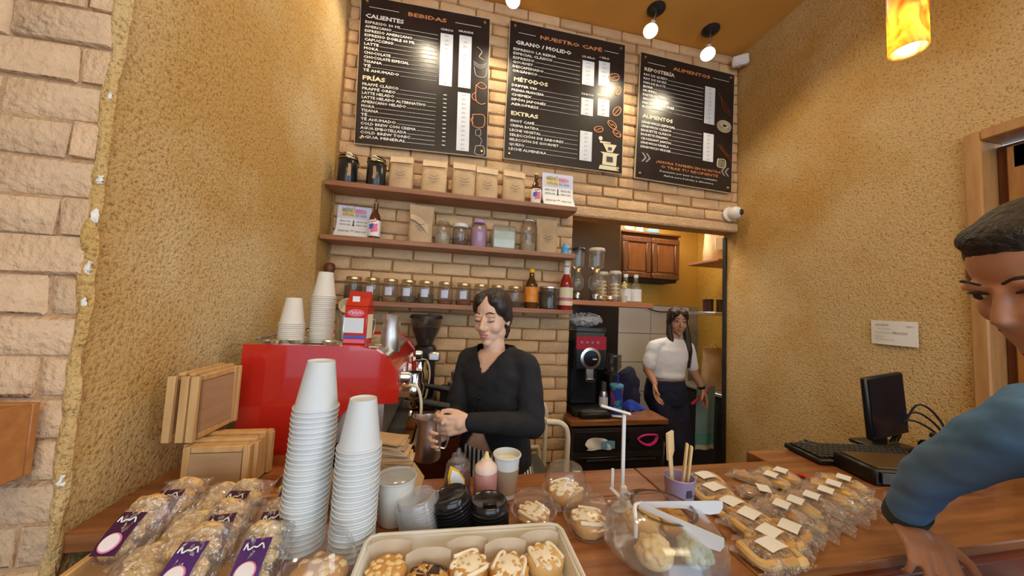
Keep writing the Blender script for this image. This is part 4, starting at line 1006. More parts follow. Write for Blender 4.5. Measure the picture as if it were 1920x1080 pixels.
# shelves and things at the kitchen's right side
shelf('kitchen_shelf', 2.46, 2.92, 2.60, 3.0, 2.06, .025, 'shelf_wood', 'upper wooden shelf at the right side of the kitchen')
t = thing('flour_sack', 'tall pale sack on the upper kitchen shelf', 'sack', (2.62, 2.80, 2.06), -.2)
part('bag', bag_mb(.22, .42, .14, random.Random(4)), 'kraft_light', t, smooth=60)
b = MB(); b.box((0, -.085, .17), (.12, .004, .11)); part('paper_label', b, 'paper_white', t)
shelf('kitchen_shelf', 2.42, 2.92, 2.60, 3.0, 1.555, .03, 'steel_satin', 'lower steel shelf at the right side of the kitchen')
for k, (x, y, m, lab) in enumerate(((2.475, 2.72, 'chocolate', 'dark brown can at the end of the steel shelf'), (2.535, 2.82, 'purple_print', 'dark purple can on the steel shelf'), (2.58, 2.70, 'chocolate', 'dark can beside the white pot on the steel shelf'))):
    t = thing('coffee_can', lab, 'can', (x, y, 1.555))
    b = MB(); b.lathe([(0, 0), (.034, 0), (.034, .115), (0, .115)], 18); part('body', b, m, t)
    b = MB(); b.lathe([(0, .125), (.034, .124), (.036, .118), (.036, .112), (0, .112)], 18); part('lid', b, 'black_plastic', t)
t = thing('white_pot', 'white lidded pot on the steel shelf', 'pot', (2.665, 2.70, 1.555))
b = MB(); b.lathe([(0, 0), (.040, 0), (.046, .01), (.044, .10), (0, .10)], 18); part('body', b, 'white_plastic', t)
b = MB(); b.lathe([(0, .125), (.014, .122), (.016, .112), (.047, .108), (.047, .098), (0, .098)], 18); part('lid', b, 'white_plastic', t)
b = MB(); b.tube(bez([(2.03, 3.36, 1.60), (2.15, 3.34, 1.60), (2.35, 3.33, 1.545), (2.55, 3.30, 1.55)], 8), .007, 7)
solo('cable', b, 'black_plastic', 'black cable slung across the top of the kitchen tiles', 'cable')
t = thing('kitchen_counter', 'dark kitchen counter at the right side behind the woman', 'counter', (2.70, 2.86, 0))
b = MB(); b.box((0, 0, .39), (.42, .56, .78)); part('body', b, 'black_matte', t)
b = MB(); b.box((-.01, 0, .795), (.43, .58, .03), bev=.004); part('worktop', b, 'steel_satin', t)
b = MB(); b.box((-.10, -.285, .45), (.20, .02, .5), bev=.004); d = part('door', b, 'black_plastic', t)
b = MB(); b.tube([(-.15, -.302, .66), (-.05, -.302, .66)], .006, 6); part('handle', b, 'steel', d)
t = thing('paper_bag', 'tall crumpled brown paper bag on the kitchen counter', 'paper bag', (2.575, 2.79, .81), -.15)
part('bag', bag_mb(.19, .40, .12, random.Random(14)), 'kraft', t, smooth=60)
b = MB(); b.tube(bez([(-.03, -.02, .39), (-.02, -.03, .43), (.02, -.03, .43), (.03, -.02, .39)], 5), .004, 6); part('handle', b, 'kraft_light', t)
# hanging blue apron beside the woman
t = thing('apron', 'pale blue apron with aqua hem hanging from the counter edge', 'apron', (2.34, 2.66, .30))
b = MB(); b.grid(lambda u, v: (-.09 + .20 * u + .03 * (1 - v), .012 * math.sin(u * 9) - .05 * v, .14 + .44 * v), 14, 8); part('cloth', b, 'apron_blue', t)
b = MB(); b.grid(lambda u, v: (-.062 + .20 * u, -.002 + .012 * math.sin(u * 9), .04 + .10 * v), 14, 2); part('hem', b, 'aqua', t, 'aqua hem')
b = MB(); b.grid(lambda u, v: (-.062 + .20 * u, -.002 + .012 * math.sin(u * 9), .0 + .04 * v), 14, 2); part('edging', b, 'paper_white', t)
b = MB(); b.tube([(-.14, -.05, .42), (.02, -.06, .54), (.05, -.04, .58)], .012, 6); part('strap', b, 'red_fabric', t, 'red strap')
# appliance with wooden top in the opening
t = thing('oven', 'black oven with a wooden top standing in the kitchen opening', 'oven', (1.195, 2.24, 0))
b = MB(); b.box((0, 0, .365), (.68, .33, .73), bev=.008); part('body', b, 'black_matte', t)
b = MB(); b.box((.0, -.170, .30), (.62, .015, .50), bev=.005); d = part('door', b, 'black_gloss', t)
b = MB(); b.tube([(-.25, -.195, .535), (.25, -.195, .535)], .008, 8); part('handle', b, 'black_plastic', d)
b = MB(); b.box((.06, -.1785, .33), (.09, .002, .006)); part('badge', b, 'steel', d)
b = MB(); b.box((0, -.170, .65), (.66, .012, .13), bev=.004); p = part('control_panel', b, 'black_plastic', t)
for x in (-.05, .04, .28):
    b = MB(); b.lathe([(0, .018), (.014, .018), (.016, 0), (0, 0)], 14, M=T(x, -.176, .65) @ Mx); part('knob', b, 'black_gloss', p)
for k, (x, y) in enumerate(((-.30, -.13), (.30, -.13), (-.30, .13), (.30, .13))):
    b = MB(); b.lathe([(0, 0), (.02, 0), (.02, .02), (0, .02)], 10, c=(x, y, -.0)); part('foot', b, 'black_plastic', t)
b = MB(); b.box((0, 0, .767), (.72, .36, .036), bev=.004); part('wooden_top', b, 'counter_wood', t, 'wooden board top')
OT = .786
t = thing('kitchen_cloth', 'white rag draped over the oven front', 'cloth', (1.03, 2.055, .62))
b = MB(); b.grid(lambda u, v: (-.085 + .17 * u + .01 * math.sin(v * 5), -.004 - .008 * math.sin(u * 8 + v * 3), -.02 + .08 * v * (0.5 + .5 * math.sin(3.1 * u) ** .5)), 12, 6); part('cloth', b, 'paper_white', t)
b = MB(); b.grid(lambda u, v: (.02 + .09 * u, -.012 - .005 * math.sin(u * 8), -.01 + .05 * v), 6, 3); part('fold', b, 'print_skyblue', t)
b = MB()
b.tube(bez([(-.07, 0, .01), (-.03, -.012, .035), (.05, -.01, .035), (.075, 0, .02), (.05, -.008, -.015), (0, -.012, -.030), (-.05, -.01, -.012), (-.07, 0, .01)], 5), .010, 7, flat=.6)
solo('silicone_band', b, 'pink_band', 'bright pink band hanging on the oven front', 'band', (1.385, 2.052, .655))
# big bulk coffee grinder
t = thing('coffee_grinder', 'tall black shop coffee grinder with round dial', 'coffee grinder', (1.005, 2.26, OT))
b = MB(); b.box((0, .01, .025), (.24, .27, .05), bev=.01); part('base', b, 'black_plastic', t)
b = MB(); b.box((-.005, .07, .28), (.215, .15, .46), bev=.012); part('column', b, 'black_enamel', t)
b = MB(); b.box((.0, .02, .415), (.235, .25, .21), bev=.014); hd = part('head', b, 'black_enamel', t)
b = MB(); b.box((.0, -.108, .50), (.225, .012, .095), bev=.004); fp = part('fascia', b, 'red_fabric', hd, 'dark red control fascia')
for k in range(4):
    b = MB(); b.box((-.075 + .04 * k, -.116, .505), (.018, .004, .016), bev=.001); part('button', b, 'print_grey', fp)
b = MB(); b.lathe([(0, .016), (.060, .016), (.075, .010), (.078, 0), (0, 0)], 30, M=T(-.005, -.106, .395) @ Mx); dl = part('dial_ring', b, 'steel', t, 'steel ring of the grind dial')
b = MB(); b.lathe([(0, .022), (.054, .020), (.058, .012), (0, .012)], 28, M=T(-.005, -.106, .395) @ Mx); part('dial', b, 'black_gloss', dl)
b = MB(); b.box((.018, -.131, .392), (.03, .006, .008)); part('pointer', b, 'white_plastic', dl)
b = MB(); b.box((-.005, -.10, .285), (.055, .03, .10), bev=.006); sp = part('spout', b, 'steel', t)
b = MB(); b.box((-.005, -.108, .245), (.06, .035, .02), bev=.004); part('clip', b, 'chrome', sp)
b = MB(); b.box((0, .02, .545), (.215, .23, .06), bev=.006); part('hopper_frame', b, 'dark_grey', t)
b = MB(); b.box((0, .02, .592), (.225, .24, .035), bev=.006); part('hopper_lid', b, 'smoky_glass', t)
t = thing('plastic_bag', 'crumpled clear plastic bag lying on the coffee grinder', 'plastic bag', (1.01, 2.27, OT + .612))
b = MB(); b.ball((0, 0, .045), (.125, .09, .045), 26, 14)
b.v = [(x + rng.uniform(-.008, .008), y + rng.uniform(-.008, .008), max(.0, z + rng.uniform(-.012, .014))) for x, y, z in b.v]
part('film', b, 'crinkle_white', t, smooth=20)
t = thing('kitchen_scale', 'flat black scale with steel plate on the oven top', 'scale', (1.03, 2.125, OT))
b = MB(); b.box((0, 0, .018), (.22, .075, .036), bev=.008); part('body', b, 'black_plastic', t)
b = MB(); b.box((-.01, .004, .040), (.18, .06, .008), bev=.003); part('plate', b, 'dark_grey', t)
b = MB(); b.box((.05, -.0385, .016), (.08, .003, .012)); part('display', b, 'black_gloss', t)
t = thing('tumbler', 'tumbler with red and blue flower print on the oven top', 'tumbler', (1.235, 2.205, OT))
b = MB(); b.lathe([(0, 0), (.038, 0), (.042, .01), (.048, .195), (0, .195)], 24); part('body', b, 'floral_print', t)
b = MB(); b.lathe([(0, .208), (.044, .207), (.050, .200), (.050, .190), (0, .190)], 24); part('lid', b, 'blue_plastic', t)
b = MB(); b.tube([(.012, 0, .20), (.004, 0, .29)], .005, 8); part('straw', b, 'blue_cloth', t)
bottle('steel_flask', 1.150, 2.235, OT, [(0, 0), (.028, 0), (.031, .006), (.031, .130), (.024, .15), (0, .15)], 'steel', 'small steel flask between grinder and flowered tumbler',
       [(0, .215), (.018, .213), (.020, .150), (0, .150)], 'dark_grey', [(.0315, .04, .11, 'white_metal', 'pale band')], cat='flask')
t = thing('burr_grinder', 'small black grinder with glass hopper behind the tumbler', 'coffee grinder', (1.27, 2.325, OT))
b = MB(); b.box((0, 0, .02), (.11, .16, .04), bev=.008); part('base', b, 'black_plastic', t)
b = MB(); b.box((0, .02, .14), (.085, .10, .24), bev=.012); part('body', b, 'black_plastic', t)
b = MB(); b.lathe([(.030, .255), (.034, .27), (.060, .31), (.060, .395)], 22); part('hopper', b, 'smoky_glass', t)
b = MB(); b.lathe([(0, .405), (.058, .404), (.062, .398), (.062, .390), (0, .390)], 22); part('hopper_lid', b, 'smoky_glass', t)
t = thing('blue_rag', 'bright blue rag heaped on the oven top edge', 'rag', (1.425, 2.30, OT), .3)
b = MB(); b.grid(lambda u, v: (-.085 + .17 * u, -.06 + .12 * v, .004 + .085 * (math.sin(math.pi * u) * math.sin(math.pi * v)) ** .7 * (1 - .6 * u) + .006 * math.sin(13 * u + 7 * v)), 16, 12); part('cloth', b, 'blue_cloth', t)
t = thing('dark_backrest', 'dark navy jacket of a chair behind the small grinder', 'backrest', (1.50, 2.50, .70))  # navy shape stands for the back of a chair
t.scale = (1, 1, .70)
b = MB(); b.ball((0, 0, .26), (.10, .06, .27), 22, 14); b.v = [(x + .012 * math.sin(z * 40), y + .01 * math.sin(x * 60), z) for x, y, z in b.v]; part('cloth', b, 'navy_cloth', t)
b = MB(); b.ball((.03, -.03, .15), (.06, .05, .16), 16, 10); part('sleeve', b, 'navy_cloth', t)  # side bulge of the chair back
b = MB(); b.box((0, .02, -.48), (.05, .05, 1.03)); part('stand', b, 'black_matte', t)
t = thing('phone', 'flat smartphone lying on the wooden oven top', 'phone', (1.19, 2.11, OT), -.35)
b = MB(); b.box((0, 0, .005), (.075, .05, .009), bev=.003); part('body', b, 'black_plastic', t)
b = MB(); b.box((0, 0, .0102), (.068, .044, .001)); part('screen', b, 'print_price', t)
# tubular metal chair by the brick wall
t = thing('metal_chair', 'cream tubular metal chair with dark seat by the brick wall', 'chair', (.50, 1.66, 0))
for y in (-.17, .17):
    b = MB(); b.tube(bez([(-.02, y, .985), (.055, y, .975), (.088, y, .93), (.090, y, .80), (.086, y, .4), (.095, y, 0)], 6), .013, 10); part('leg', b, 'cream_metal', t)
    b = MB(); b.tube(bez([(-.22, y, 0), (-.20, y, .44), (-.19, y, .70), (-.16, y, .728), (.02, y, .728), (.055, y, .70), (.062, y, .44), (.07, y, .25)], 6), .011, 10); part('frame_loop', b, 'cream_metal', t)
b = MB(); b.tube([(-.02, -.17, .985), (-.02, .17, .985)], .013, 10); part('back_rail', b, 'cream_metal', t)
b = MB(); b.box((-.07, 0, .60), (.23, .30, .21), bev=.012); part('seat_box', b, 'dark_grey', t, 'dark grey panel')
b = MB(); b.box((-.07, 0, .46), (.28, .34, .04), bev=.012); part('seat', b, 'dark_grey', t)

# ================================================================ back counter, espresso machine, crates
t = thing('back_counter', 'wooden side counter under the red espresso machine', 'counter', (-.43, 1.60, 0))
b = MB(); b.box((0, 0, .44), (.56, 1.08, .88)); part('body', b, 'counter_edge_wood', t)
b = MB(); b.box((.01, 0, .89), (.60, 1.12, .04), bev=.004); part('worktop', b, 'counter_wood', t)
BT = .912
MY0, MY1 = 1.225, 1.90
MX0, MX1 = -.645, -.145
t = thing('espresso_machine', 'large red espresso machine with chrome group heads', 'espresso machine', (0, 0, 0))
side = [(-.645, .985), (-.645, 1.345), (-.30, 1.345), (-.235, 1.335), (-.190, 1.305), (-.160, 1.26), (-.148, 1.20), (-.150, 1.150), (-.30, 1.145), (-.335, 1.11), (-.365, 1.05), (-.40, 1.0), (-.46, .965), (-.52, .955)]
for y in (MY0, MY1 - .03):
    b = MB(); b.prism([(x, z) for x, z in side], .03, y0=y); part('side_panel', b, 'machine_red', t, 'glossy red side panel', smooth=20)
b = MB(); b.box((-.42, (MY0 + MY1) / 2, 1.16), (.44, MY1 - MY0 - .06, .30)); part('body', b, 'steel_satin', t)
b = MB(); b.prism([(-.20, 1.285), (-.195, 1.30), (-.160, 1.255), (-.15, 1.16), (-.165, 1.16), (-.175, 1.25)], MY1 - MY0 - .06, y0=MY0 + .03); part('front_panel', b, 'machine_red', t)
b = MB(); b.box((-.43, (MY0 + MY1) / 2, 1.318), (.42, MY1 - MY0 - .06, .012)); tp = part('cup_tray', b, 'steel_satin', t)
for k in range(9):
    b = MB(); b.tube([(-.62, MY0 + .05 + k * .07, 1.329), (-.25, MY0 + .05 + k * .07, 1.329)], .004, 6); part('tray_bar', b, 'steel', tp)
b = MB(); b.tube([(-.63, MY0 + .03, 1.36), (-.63, MY1 - .03, 1.36)], .006, 8); part('rail', b, 'chrome', t)
b = MB(); b.box((-.40, (MY0 + MY1) / 2, .965), (.46, MY1 - MY0 - .04, .05), bev=.006); dt = part('drip_tray', b, 'steel', t)
b = MB(); b.box((-.22, (MY0 + MY1) / 2, .993), (.16, MY1 - MY0 - .10, .006)); part('drip_grate', b, 'dark_grey', dt)
b = MB(); b.box((-.375, (MY0 + MY1) / 2, 1.07), (.03, MY1 - MY0 - .06, .16)); part('splash_back', b, 'steel_satin', t)
for gy in (1.40, 1.68):
    b = MB(); b.lathe([(0, 0), (.036, 0), (.042, .012), (.042, .05), (.034, .06), (.034, .10), (0, .10)], 22, c=(-.115, gy, 1.125)); g = part('group_head', b, 'chrome', t)
    b = MB(); b.lathe([(0, 0), (.034, 0), (.038, .01), (.038, .034), (0, .034)], 22, c=(-.115, gy, 1.088)); p = part('portafilter', b, 'chrome', t)
    b = MB(); b.tube([(-.08, gy - .005, 1.104), (-.045, gy - .01, 1.100), (.035, gy - .02, 1.088)], [.010, .014, .017], 10); part('handle', b, 'black_plastic', p)
    b = MB(); b.tube([(-.115, gy, 1.09), (-.118, gy - .015, 1.068), (-.118, gy - .02, 1.055)], .007, 8); part('spout', b, 'chrome', p)
    b = MB(); b.box((-.15, gy, 1.155), (.09, .08, .06), bev=.01); part('group_block', b, 'chrome', g)
for gy in (1.27, 1.86):
    b = MB(); b.tube(bez([(-.12, gy, 1.205), (-.085, gy - .01, 1.19), (-.070, gy - .02, 1.12), (-.082, gy - .03, 1.02), (-.09, gy - .03, 1.00)], 6), .0055, 8); part('steam_wand', b, 'cream_metal', t)
    b = MB(); b.lathe([(0, .035), (.016, .035), (.020, .028), (.020, 0), (0, 0)], 16, M=T(-.150, gy, 1.232) @ Matrix.Rotation(math.pi / 2, 4, 'Y')); part('knob', b, 'steel', t)
for gy in (1.34, 1.54, 1.74):
    b = MB(); b.lathe([(0, .012), (.018, .012), (.022, 0), (0, 0)], 16, M=T(-.152, gy, 1.215) @ Matrix.Rotation(math.pi / 2, 4, 'Y')); part('gauge', b, 'white_plastic', t)
for (x, y) in ((-.60, MY0 + .06), (-.24, MY0 + .06), (-.60, MY1 - .06), (-.24, MY1 - .06)):
    b = MB(); b.lathe([(0, 0), (.026, 0), (.022, .045), (0, .045)], 14, c=(x, y, BT)); part('foot', b, 'black_plastic', t)
b = MB(); b.tube([(-.36, MY0 + .01, 1.0), (-.36, MY0 + .012, .93)], .02, 8); part('hose', b, 'black_plastic', t)
TZ = 1.334
# paper cups
def nth(k):
    return str(k) + ('th' if 10 < k % 100 < 14 else {1: 'st', 2: 'nd', 3: 'rd'}.get(k % 10, 'th'))
def cup_mesh(name, r0, r1, h, m, n=26):
    b = MB(); th = .0012
    b.lathe([(0, .004), (r0 - .002, .004), (r0, 0), (r0, .001), (r1, h - .004), (r1 + .0028, h - .0055), (r1 + .0038, h - .003), (r1 + .0028, h - .0005), (r1, h), (r1 - th, h - .001), (r0 - th, .008), (0, .008)], n)
    return b.mesh(name, m, 35)
cupA = cup_mesh('paper_cup', .026, .040, .098, 'cup_paper')
cupB = cup_mesh('paper_cup', .026, .040, .098, 'cup_cream')
def cup_stack(x, y, z0, n, pitch, me, r, h, lab_top, lab, grp, lean=(0, 0), seed=0):
    """Upside-down nested cups; every one is a cup."""
    rr = random.Random(seed)
    for i in range(n):
        zc = z0 + i * pitch + h
        o = link('paper_cup', me)
        o.location = (x + lean[0] * i * pitch + rr.uniform(-.0006, .0006), y + lean[1] * i * pitch + rr.uniform(-.0006, .0006), zc)
        o.matrix_local = Matrix.Translation(o.location) @ Matrix.Rotation(lean[0], 4, 'Y') @ Matrix.Rotation(math.pi, 4, 'X') @ rotz(rr.uniform(0, 6))
        tag(o, lab_top if i == n - 1 else lab + ', %s from the top' % nth(n - i), 'cup', grp)
cup_stack(-.565, 1.37, TZ, 11, .0072, cupB, .04, .098, 'topmost cream paper cup of the short stack on the espresso machine', 'cream paper cup in the short stack on the red machine', 'short cup stack on the machine', seed=1)
cup_stack(-.480, 1.42, TZ, 24, .0078, cupB, .04, .098, 'topmost cream paper cup of the tall stack on the espresso machine', 'cream paper cup in the tall stack on the red machine', 'tall cup stack on the machine', seed=2)
# things on the machine's cup tray
t = thing('milk_carton', 'red gabled milk carton with white label on the espresso machine', 'carton', (-.325, 1.34, TZ), -.12)
w_, h_ = .082, .150
b = MB(); b.box((0, 0, h_ / 2), (w_, .07, h_), bev=.003); bd = part('body', b, 'machine_red', t)
b = MB(); b.add([(-w_ / 2, -.035, h_), (w_ / 2, -.035, h_), (w_ / 2, .035, h_), (-w_ / 2, .035, h_), (-w_ / 2, 0, h_ + .038), (w_ / 2, 0, h_ + .038)], [(0, 1, 5, 4), (2, 3, 4, 5), (1, 2, 5), (3, 0, 4)]); part('gable', b, 'machine_red', t)
b = MB(); b.box((0, 0, h_ + .046), (w_, .005, .02)); part('crimp', b, 'machine_red', t)
for (x, z, ww, hh, m, lb) in ((-.004, .078, .070, .055, 'print_price', 'white label panel'), (0, .036, .078, .010, 'print_blue', 'blue band'), (0, .020, .076, .014, 'print_pink', 'pink band')):
    b = MB(); b.box((x, -.0358, z), (ww, .0015, hh)); part('paper_label', b, m, bd, lb)
b = MB(); b.box((-.008, -.0198, h_ + .018), (.026, .0015, .036), M=None); part('seal_strip', b, 'paper_white', t)
b = MB(); b.lathe([(0, .002), (.030, .001), (.031, 0), (0, 0)], 24, M=T(0, -.0355, .124) @ Mx, sy=.45); part('logo', b, 'print_pink', bd, 'pink oval logo')
b = MB(); b.tube(bez([(-.022, -.0385, .122), (-.014, -.0385, .130), (-.008, -.0385, .120), (0, -.0385, .128), (.006, -.0385, .120), (.014, -.0385, .127), (.022, -.0385, .122)], 4), .0012, 4); part('lettering', b, 'paper_white', bd)
b = MB(); b.box((.0418, 0, .075), (.001, .05, .09)); part('paper_label', b, 'label_cream', bd, 'cream side print')
def pitcher(x, y, z, r_, h, label, rz=0.0, m='steel'):
    t = thing('milk_pitcher', label, 'pitcher', (x, y, z), rz)
    b = MB(); b.lathe([(0, 0), (r_ * .92, 0), (r_, .006), (r_ * .97, h * .45), (r_ * .80, h * .8), (r_ * .86, h), (r_ * .83, h), (r_ * .76, h * .8), (r_ * .92, h * .45), (r_ * .92, .01), (0, .008)], 28)
    nv = []
    for p in b.v:
        f = max(0, p[2] / h - .75) / .25
        nv.append((p[0] - (.016 * f if p[0] < -r_ * .6 else 0), p[1], p[2] + (.006 * f if p[0] < -r_ * .6 else 0)))
    b.v = nv
    part('jug', b, m, t)
    b = MB(); b.tube(bez([(r_ * .82, 0, h * .88), (r_ * 1.45, 0, h * .86), (r_ * 1.55, 0, h * .55), (r_ * 1.3, 0, h * .25), (r_ * .97, 0, h * .24)], 6), .0055, 8, flat=.6); part('handle', b, m, t)
    return t
pitcher(-.435, 1.56, TZ, .036, .105, 'small steel milk pitcher between paper cups and carton', .5)
pitcher(-.222, 1.44, 1.30, .040, .150, 'tall steel pitcher right of the red carton', 1.2, 'steel_satin')
pitcher(-.350, 1.56, TZ, .034, .100, 'steel milk pitcher behind the red carton', 1.0)
t = thing('tin_mug', 'cream enamel mug lying tilted on the steel pitcher', 'mug', (-.425, 1.56, TZ + .135), 0, rx=1.1, ry=.2)
b = MB(); b.lathe([(0, -.025), (.030, -.025), (.032, -.02), (.034, .028), (.036, .030), (.033, .030), (.031, -.018), (0, -.02)], 22); part('bowl', b, 'cream_metal', t)
b = MB(); b.tube(bez([(.032, 0, .02), (.052, 0, .016), (.052, 0, -.012), (.031, 0, -.016)], 5), .004, 7); part('handle', b, 'cream_metal', t)
for k, (x, y) in enumerate(((-.59, 1.29), (-.41, 1.31), (-.53, 1.33))):
    b = MB(); b.lathe([(0, .004), (.018, .004), (.030, .016), (.032, .018), (.029, .018), (.018, .008), (0, .006)], 18)
    solo('saucer', b, 'steel', ['steel saucer at the back corner of the espresso machine', 'steel saucer in front of the small pitcher on the machine', 'steel saucer between the cup stacks and the front of the machine'][k], 'saucer', (x, y, TZ))
# bean grinder behind the machine
t = thing('bean_grinder', 'black espresso grinder with bean hopper behind the machine', 'coffee grinder', (-.115, 2.02, BT), 0)
b = MB(); b.box((0, 0, .03), (.17, .22, .06), bev=.01); part('base', b, 'black_plastic', t)
b = MB(); b.box((0, .02, .20), (.13, .15, .30), bev=.02); part('body', b, 'black_plastic', t)
b = MB(); b.lathe([(0, .35), (.045, .35), (.05, .37), (.088, .46), (.090, .51)], 24); part('hopper', b, 'smoky_glass', t)
b = MB(); b.lathe([(0, .352), (.042, .354), (.078, .45), (0, .455)], 20); part('beans', b, 'bean_dark', t, 'dark coffee beans')
b = MB(); b.lathe([(0, .53), (.088, .528), (.096, .515), (.096, .508), (0, .508)], 24); part('hopper_lid', b, 'black_plastic', t)
b = MB(); b.box((.06, -.10, .30), (.07, .06, .05), bev=.01); part('doser', b, 'steel', t)
t2 = thing('knock_box', 'black knock box and tamper stand beside the bean grinder', 'box', (.06, 1.95, BT))
b = MB(); b.box((0, 0, .06), (.14, .16, .12), bev=.01); part('bin', b, 'black_plastic', t2)
b = MB(); b.lathe([(0, 0), (.030, 0), (.030, .03), (.010, .04), (.014, .09), (0, .10)], 18, c=(0, 0, .12)); part('tamper', b, 'steel', t2)
bs = thing('counter_extension', 'dark wooden stand below the bean grinder', 'stand', (-.02, 1.98, 0))
b = MB(); b.box((.04, 0, .43), (.22, .30, .86)); part('body', b, 'counter_edge_wood', bs)
b = MB(); b.box((.04, 0, .886), (.24, .32, .05), bev=.004); part('top', b, 'counter_wood', bs)

# wooden crates by the plaster wall
def crate(label, loc, rz, w, d, h, rx=0.0, open_side=False):
    """Shallow box with a plywood face and slatted open side."""
    t = thing('wooden_crate', label, 'crate', loc, rz, rx=rx)
    for x in ((w / 2 - .008,) if open_side else (-w / 2 + .008, w / 2 - .008)):
        b = MB(); b.box((x, 0, h / 2), (.016, d, h), bev=.002); part('side', b, 'pine_wood', t)
    for z in (.008, h - .008):
        b = MB(); b.box((0, 0, z), (w - .034, d, .016), bev=.002); part('rail', b, 'pine_wood', t)
    b = MB(); b.box((0, -d / 2 + .004, h / 2), (w - .034, .008, h - .034)); part('face_panel', b, 'crate_ply', t, 'plywood face')
    b = MB(); b.box((0, d / 2 - .004, h / 2), (w - .034, .008, h - .034)); part('back_panel', b, 'crate_ply', t)
    for y in (-d * .2, d * .15):
        b = MB(); b.box((0, y, h + .004), (w, .014, .008), bev=.001); part('slat', b, 'pine_wood', t)
    for x in (-w / 2 - .005, w / 2 + .005):
        for y in ((-d * .42, -d * .08, d * .38) if open_side else (-d * .28, d * .28)):
            b = MB(); b.box((x, y, h / 2), (.010, .018, h), bev=.001); part('batten', b, 'pine_wood', t)
    return t

crate('lower wooden crate with plywood face, resting on the counter by the plaster wall', (-.556, 1.050, 1.002), 0, .150, .125, .112)
crate('upper wooden crate with open slatted end, stacked against the plaster wall', (-.645, 1.075, 1.124), math.pi / 2 - .04, .150, .066, .165, open_side=True)
# wooden planter-like box on the brick face at the far left
t = thing('wooden_box', 'open orange-brown wooden box fixed to the brick face', 'box', (-.914, .716, 1.137))
for (x, y, w, d) in ((0, -.103, .28, .014), (0, .103, .28, .014), (-.133, 0, .014, .192), (.133, 0, .014, .192)):
    b = MB(); b.box((x, y, .0685), (w, d, .137), bev=.002); part('side', b, 'box_wood', t)
b = MB(); b.box((0, 0, .006), (.252, .192, .012)); part('bottom', b, 'box_wood', t)

# ================================================================ the sales counter
t = thing('sales_counter', 'long reddish wooden sales counter crossing the room', 'counter', (0, 0, 0))
def plank(x0, x1, y0, y1, z=1.0, th=.04, m='counter_wood'):
    b = MB(); b.box(((x0 + x1) / 2, (y0 + y1) / 2, z - th / 2), (x1 - x0, y1 - y0, th), bev=.003)
    o = part('plank', b, m, t, off=None); return o
for (y0, y1, x0) in ((.565, .712, -.52), (.713, .836, -.52), (.857, 1.0, -.742)): plank(x0, .628, y0, y1 + (.02 if y1 == .836 else 0))
for (y0, y1) in ((.565, .784), (.785, 1.0)): plank(.631, 1.146, y0, y1)
for (y0, y1) in ((.565, .80), (.801, 1.08)): plank(1.149, 2.24, y0, y1)
plank(-.742, -.43, 1.002, 1.20)
b = MB(); b.box((.86, .560, .945), (2.76, .03, .07), bev=.004); part('front_edge', b, 'counter_edge_wood', t, 'dark red front edge')
for i in range(1, 12):
    b = MB(); b.box((-.617 + .2485 * i, .60, .455), (.244, .025, .91), bev=.003); part('front_board', b, 'counter_edge_wood' if i % 2 else 'box_wood', t)
for x in (-.70, .63, 1.40, 2.2):
    b = MB(); b.box((x, .93, .48), (.06, .06, .96)); part('post', b, 'counter_edge_wood', t)
b = MB(); b.box((1.38, .52, .46), (.09, .05, .92), bev=.006); solo('white_post', b, 'plaster_white', 'pale painted post in front of the counter by the man', 'post')
CZ = 1.0015
# two tall cup stacks in front
cup_stack(-.262, .765, CZ, 28, .0101, cupA, .04, .098, 'topmost white paper cup of the taller stack on the counter', 'white paper cup in the taller stack on the counter', 'taller cup stack on the counter', lean=(.03, .0), seed=3)
cup_stack(-.160, .735, CZ, 21, .0101, cupA, .04, .098, 'topmost white paper cup of the shorter stack on the counter', 'white paper cup in the shorter stack on the counter', 'shorter cup stack on the counter', lean=(.01, .0), seed=4)
# cardboard box and sleeves
t = thing('cardboard_box', 'brown cardboard box under the stack of kraft sleeves', 'box', (-.170, .935, CZ), -.08)
b = MB(); b.box((0, 0, .030), (.20, .10, .060), bev=.003); part('body', b, 'cardboard', t)
b = MB(); b.box((.0, -.0508, .030), (.05, .002, .058)); part('tape', b, 'kraft_light', t)
b = MB(); b.add([(.101, -.05, .058), (.101, .05, .058), (.130, .05, .02), (.130, -.05, .02), (.103, -.05, .056), (.103, .05, .056), (.132, .05, .018), (.132, -.05, .018)], [(0, 1, 2, 3), (7, 6, 5, 4), (0, 4, 5, 1), (3, 2, 6, 7), (0, 3, 7, 4), (1, 5, 6, 2)]); part('flap', b, 'cardboard', t)
sb = MB(); sb.prism([(-.085, -.031), (.085, -.031), (.075, .031), (-.075, .031)], .0042)
sb.v = [(x, z + .006 * math.cos(x * 18), y) for x, y, z in sb.v]
sme = sb.mesh('cup_sleeve', 'cardboard')
rr = random.Random(5)
for i in range(17):
    o = link('cup_sleeve', sme)
    o.location = (-.165 + rr.uniform(-.006, .006) + .0022 * max(0, 9 - abs(i - 5)), .945 + rr.uniform(-.004, .004), CZ + .062 + i * .0048)
    o.rotation_euler = (0, rr.uniform(-.008, .008), rr.uniform(-.10, .10) - .02 * i)
    tag(o, 'topmost flat kraft cup sleeve of the pile beside the cups' if i == 16 else 'flat kraft cup sleeve in the pile beside the cups, %s from the top' % nth(17 - i), 'cup sleeve', 'pile of kraft cup sleeves')
t = thing('plastic_tub', 'milky plastic tub behind the shorter cup stack', 'tub', (-.092, .822, CZ))
b = MB(); b.lathe([(0, 0), (.033, 0), (.036, .004), (.044, .095), (.047, .097), (.045, .099), (.042, .096), (.034, .006), (0, .006)], 24); part('body', b, 'milky_plastic', t)
b = MB(); b.lathe([(0, .106), (.040, .105), (.048, .101), (.048, .096), (0, .096)], 24); part('lid', b, 'lid_plastic', t)
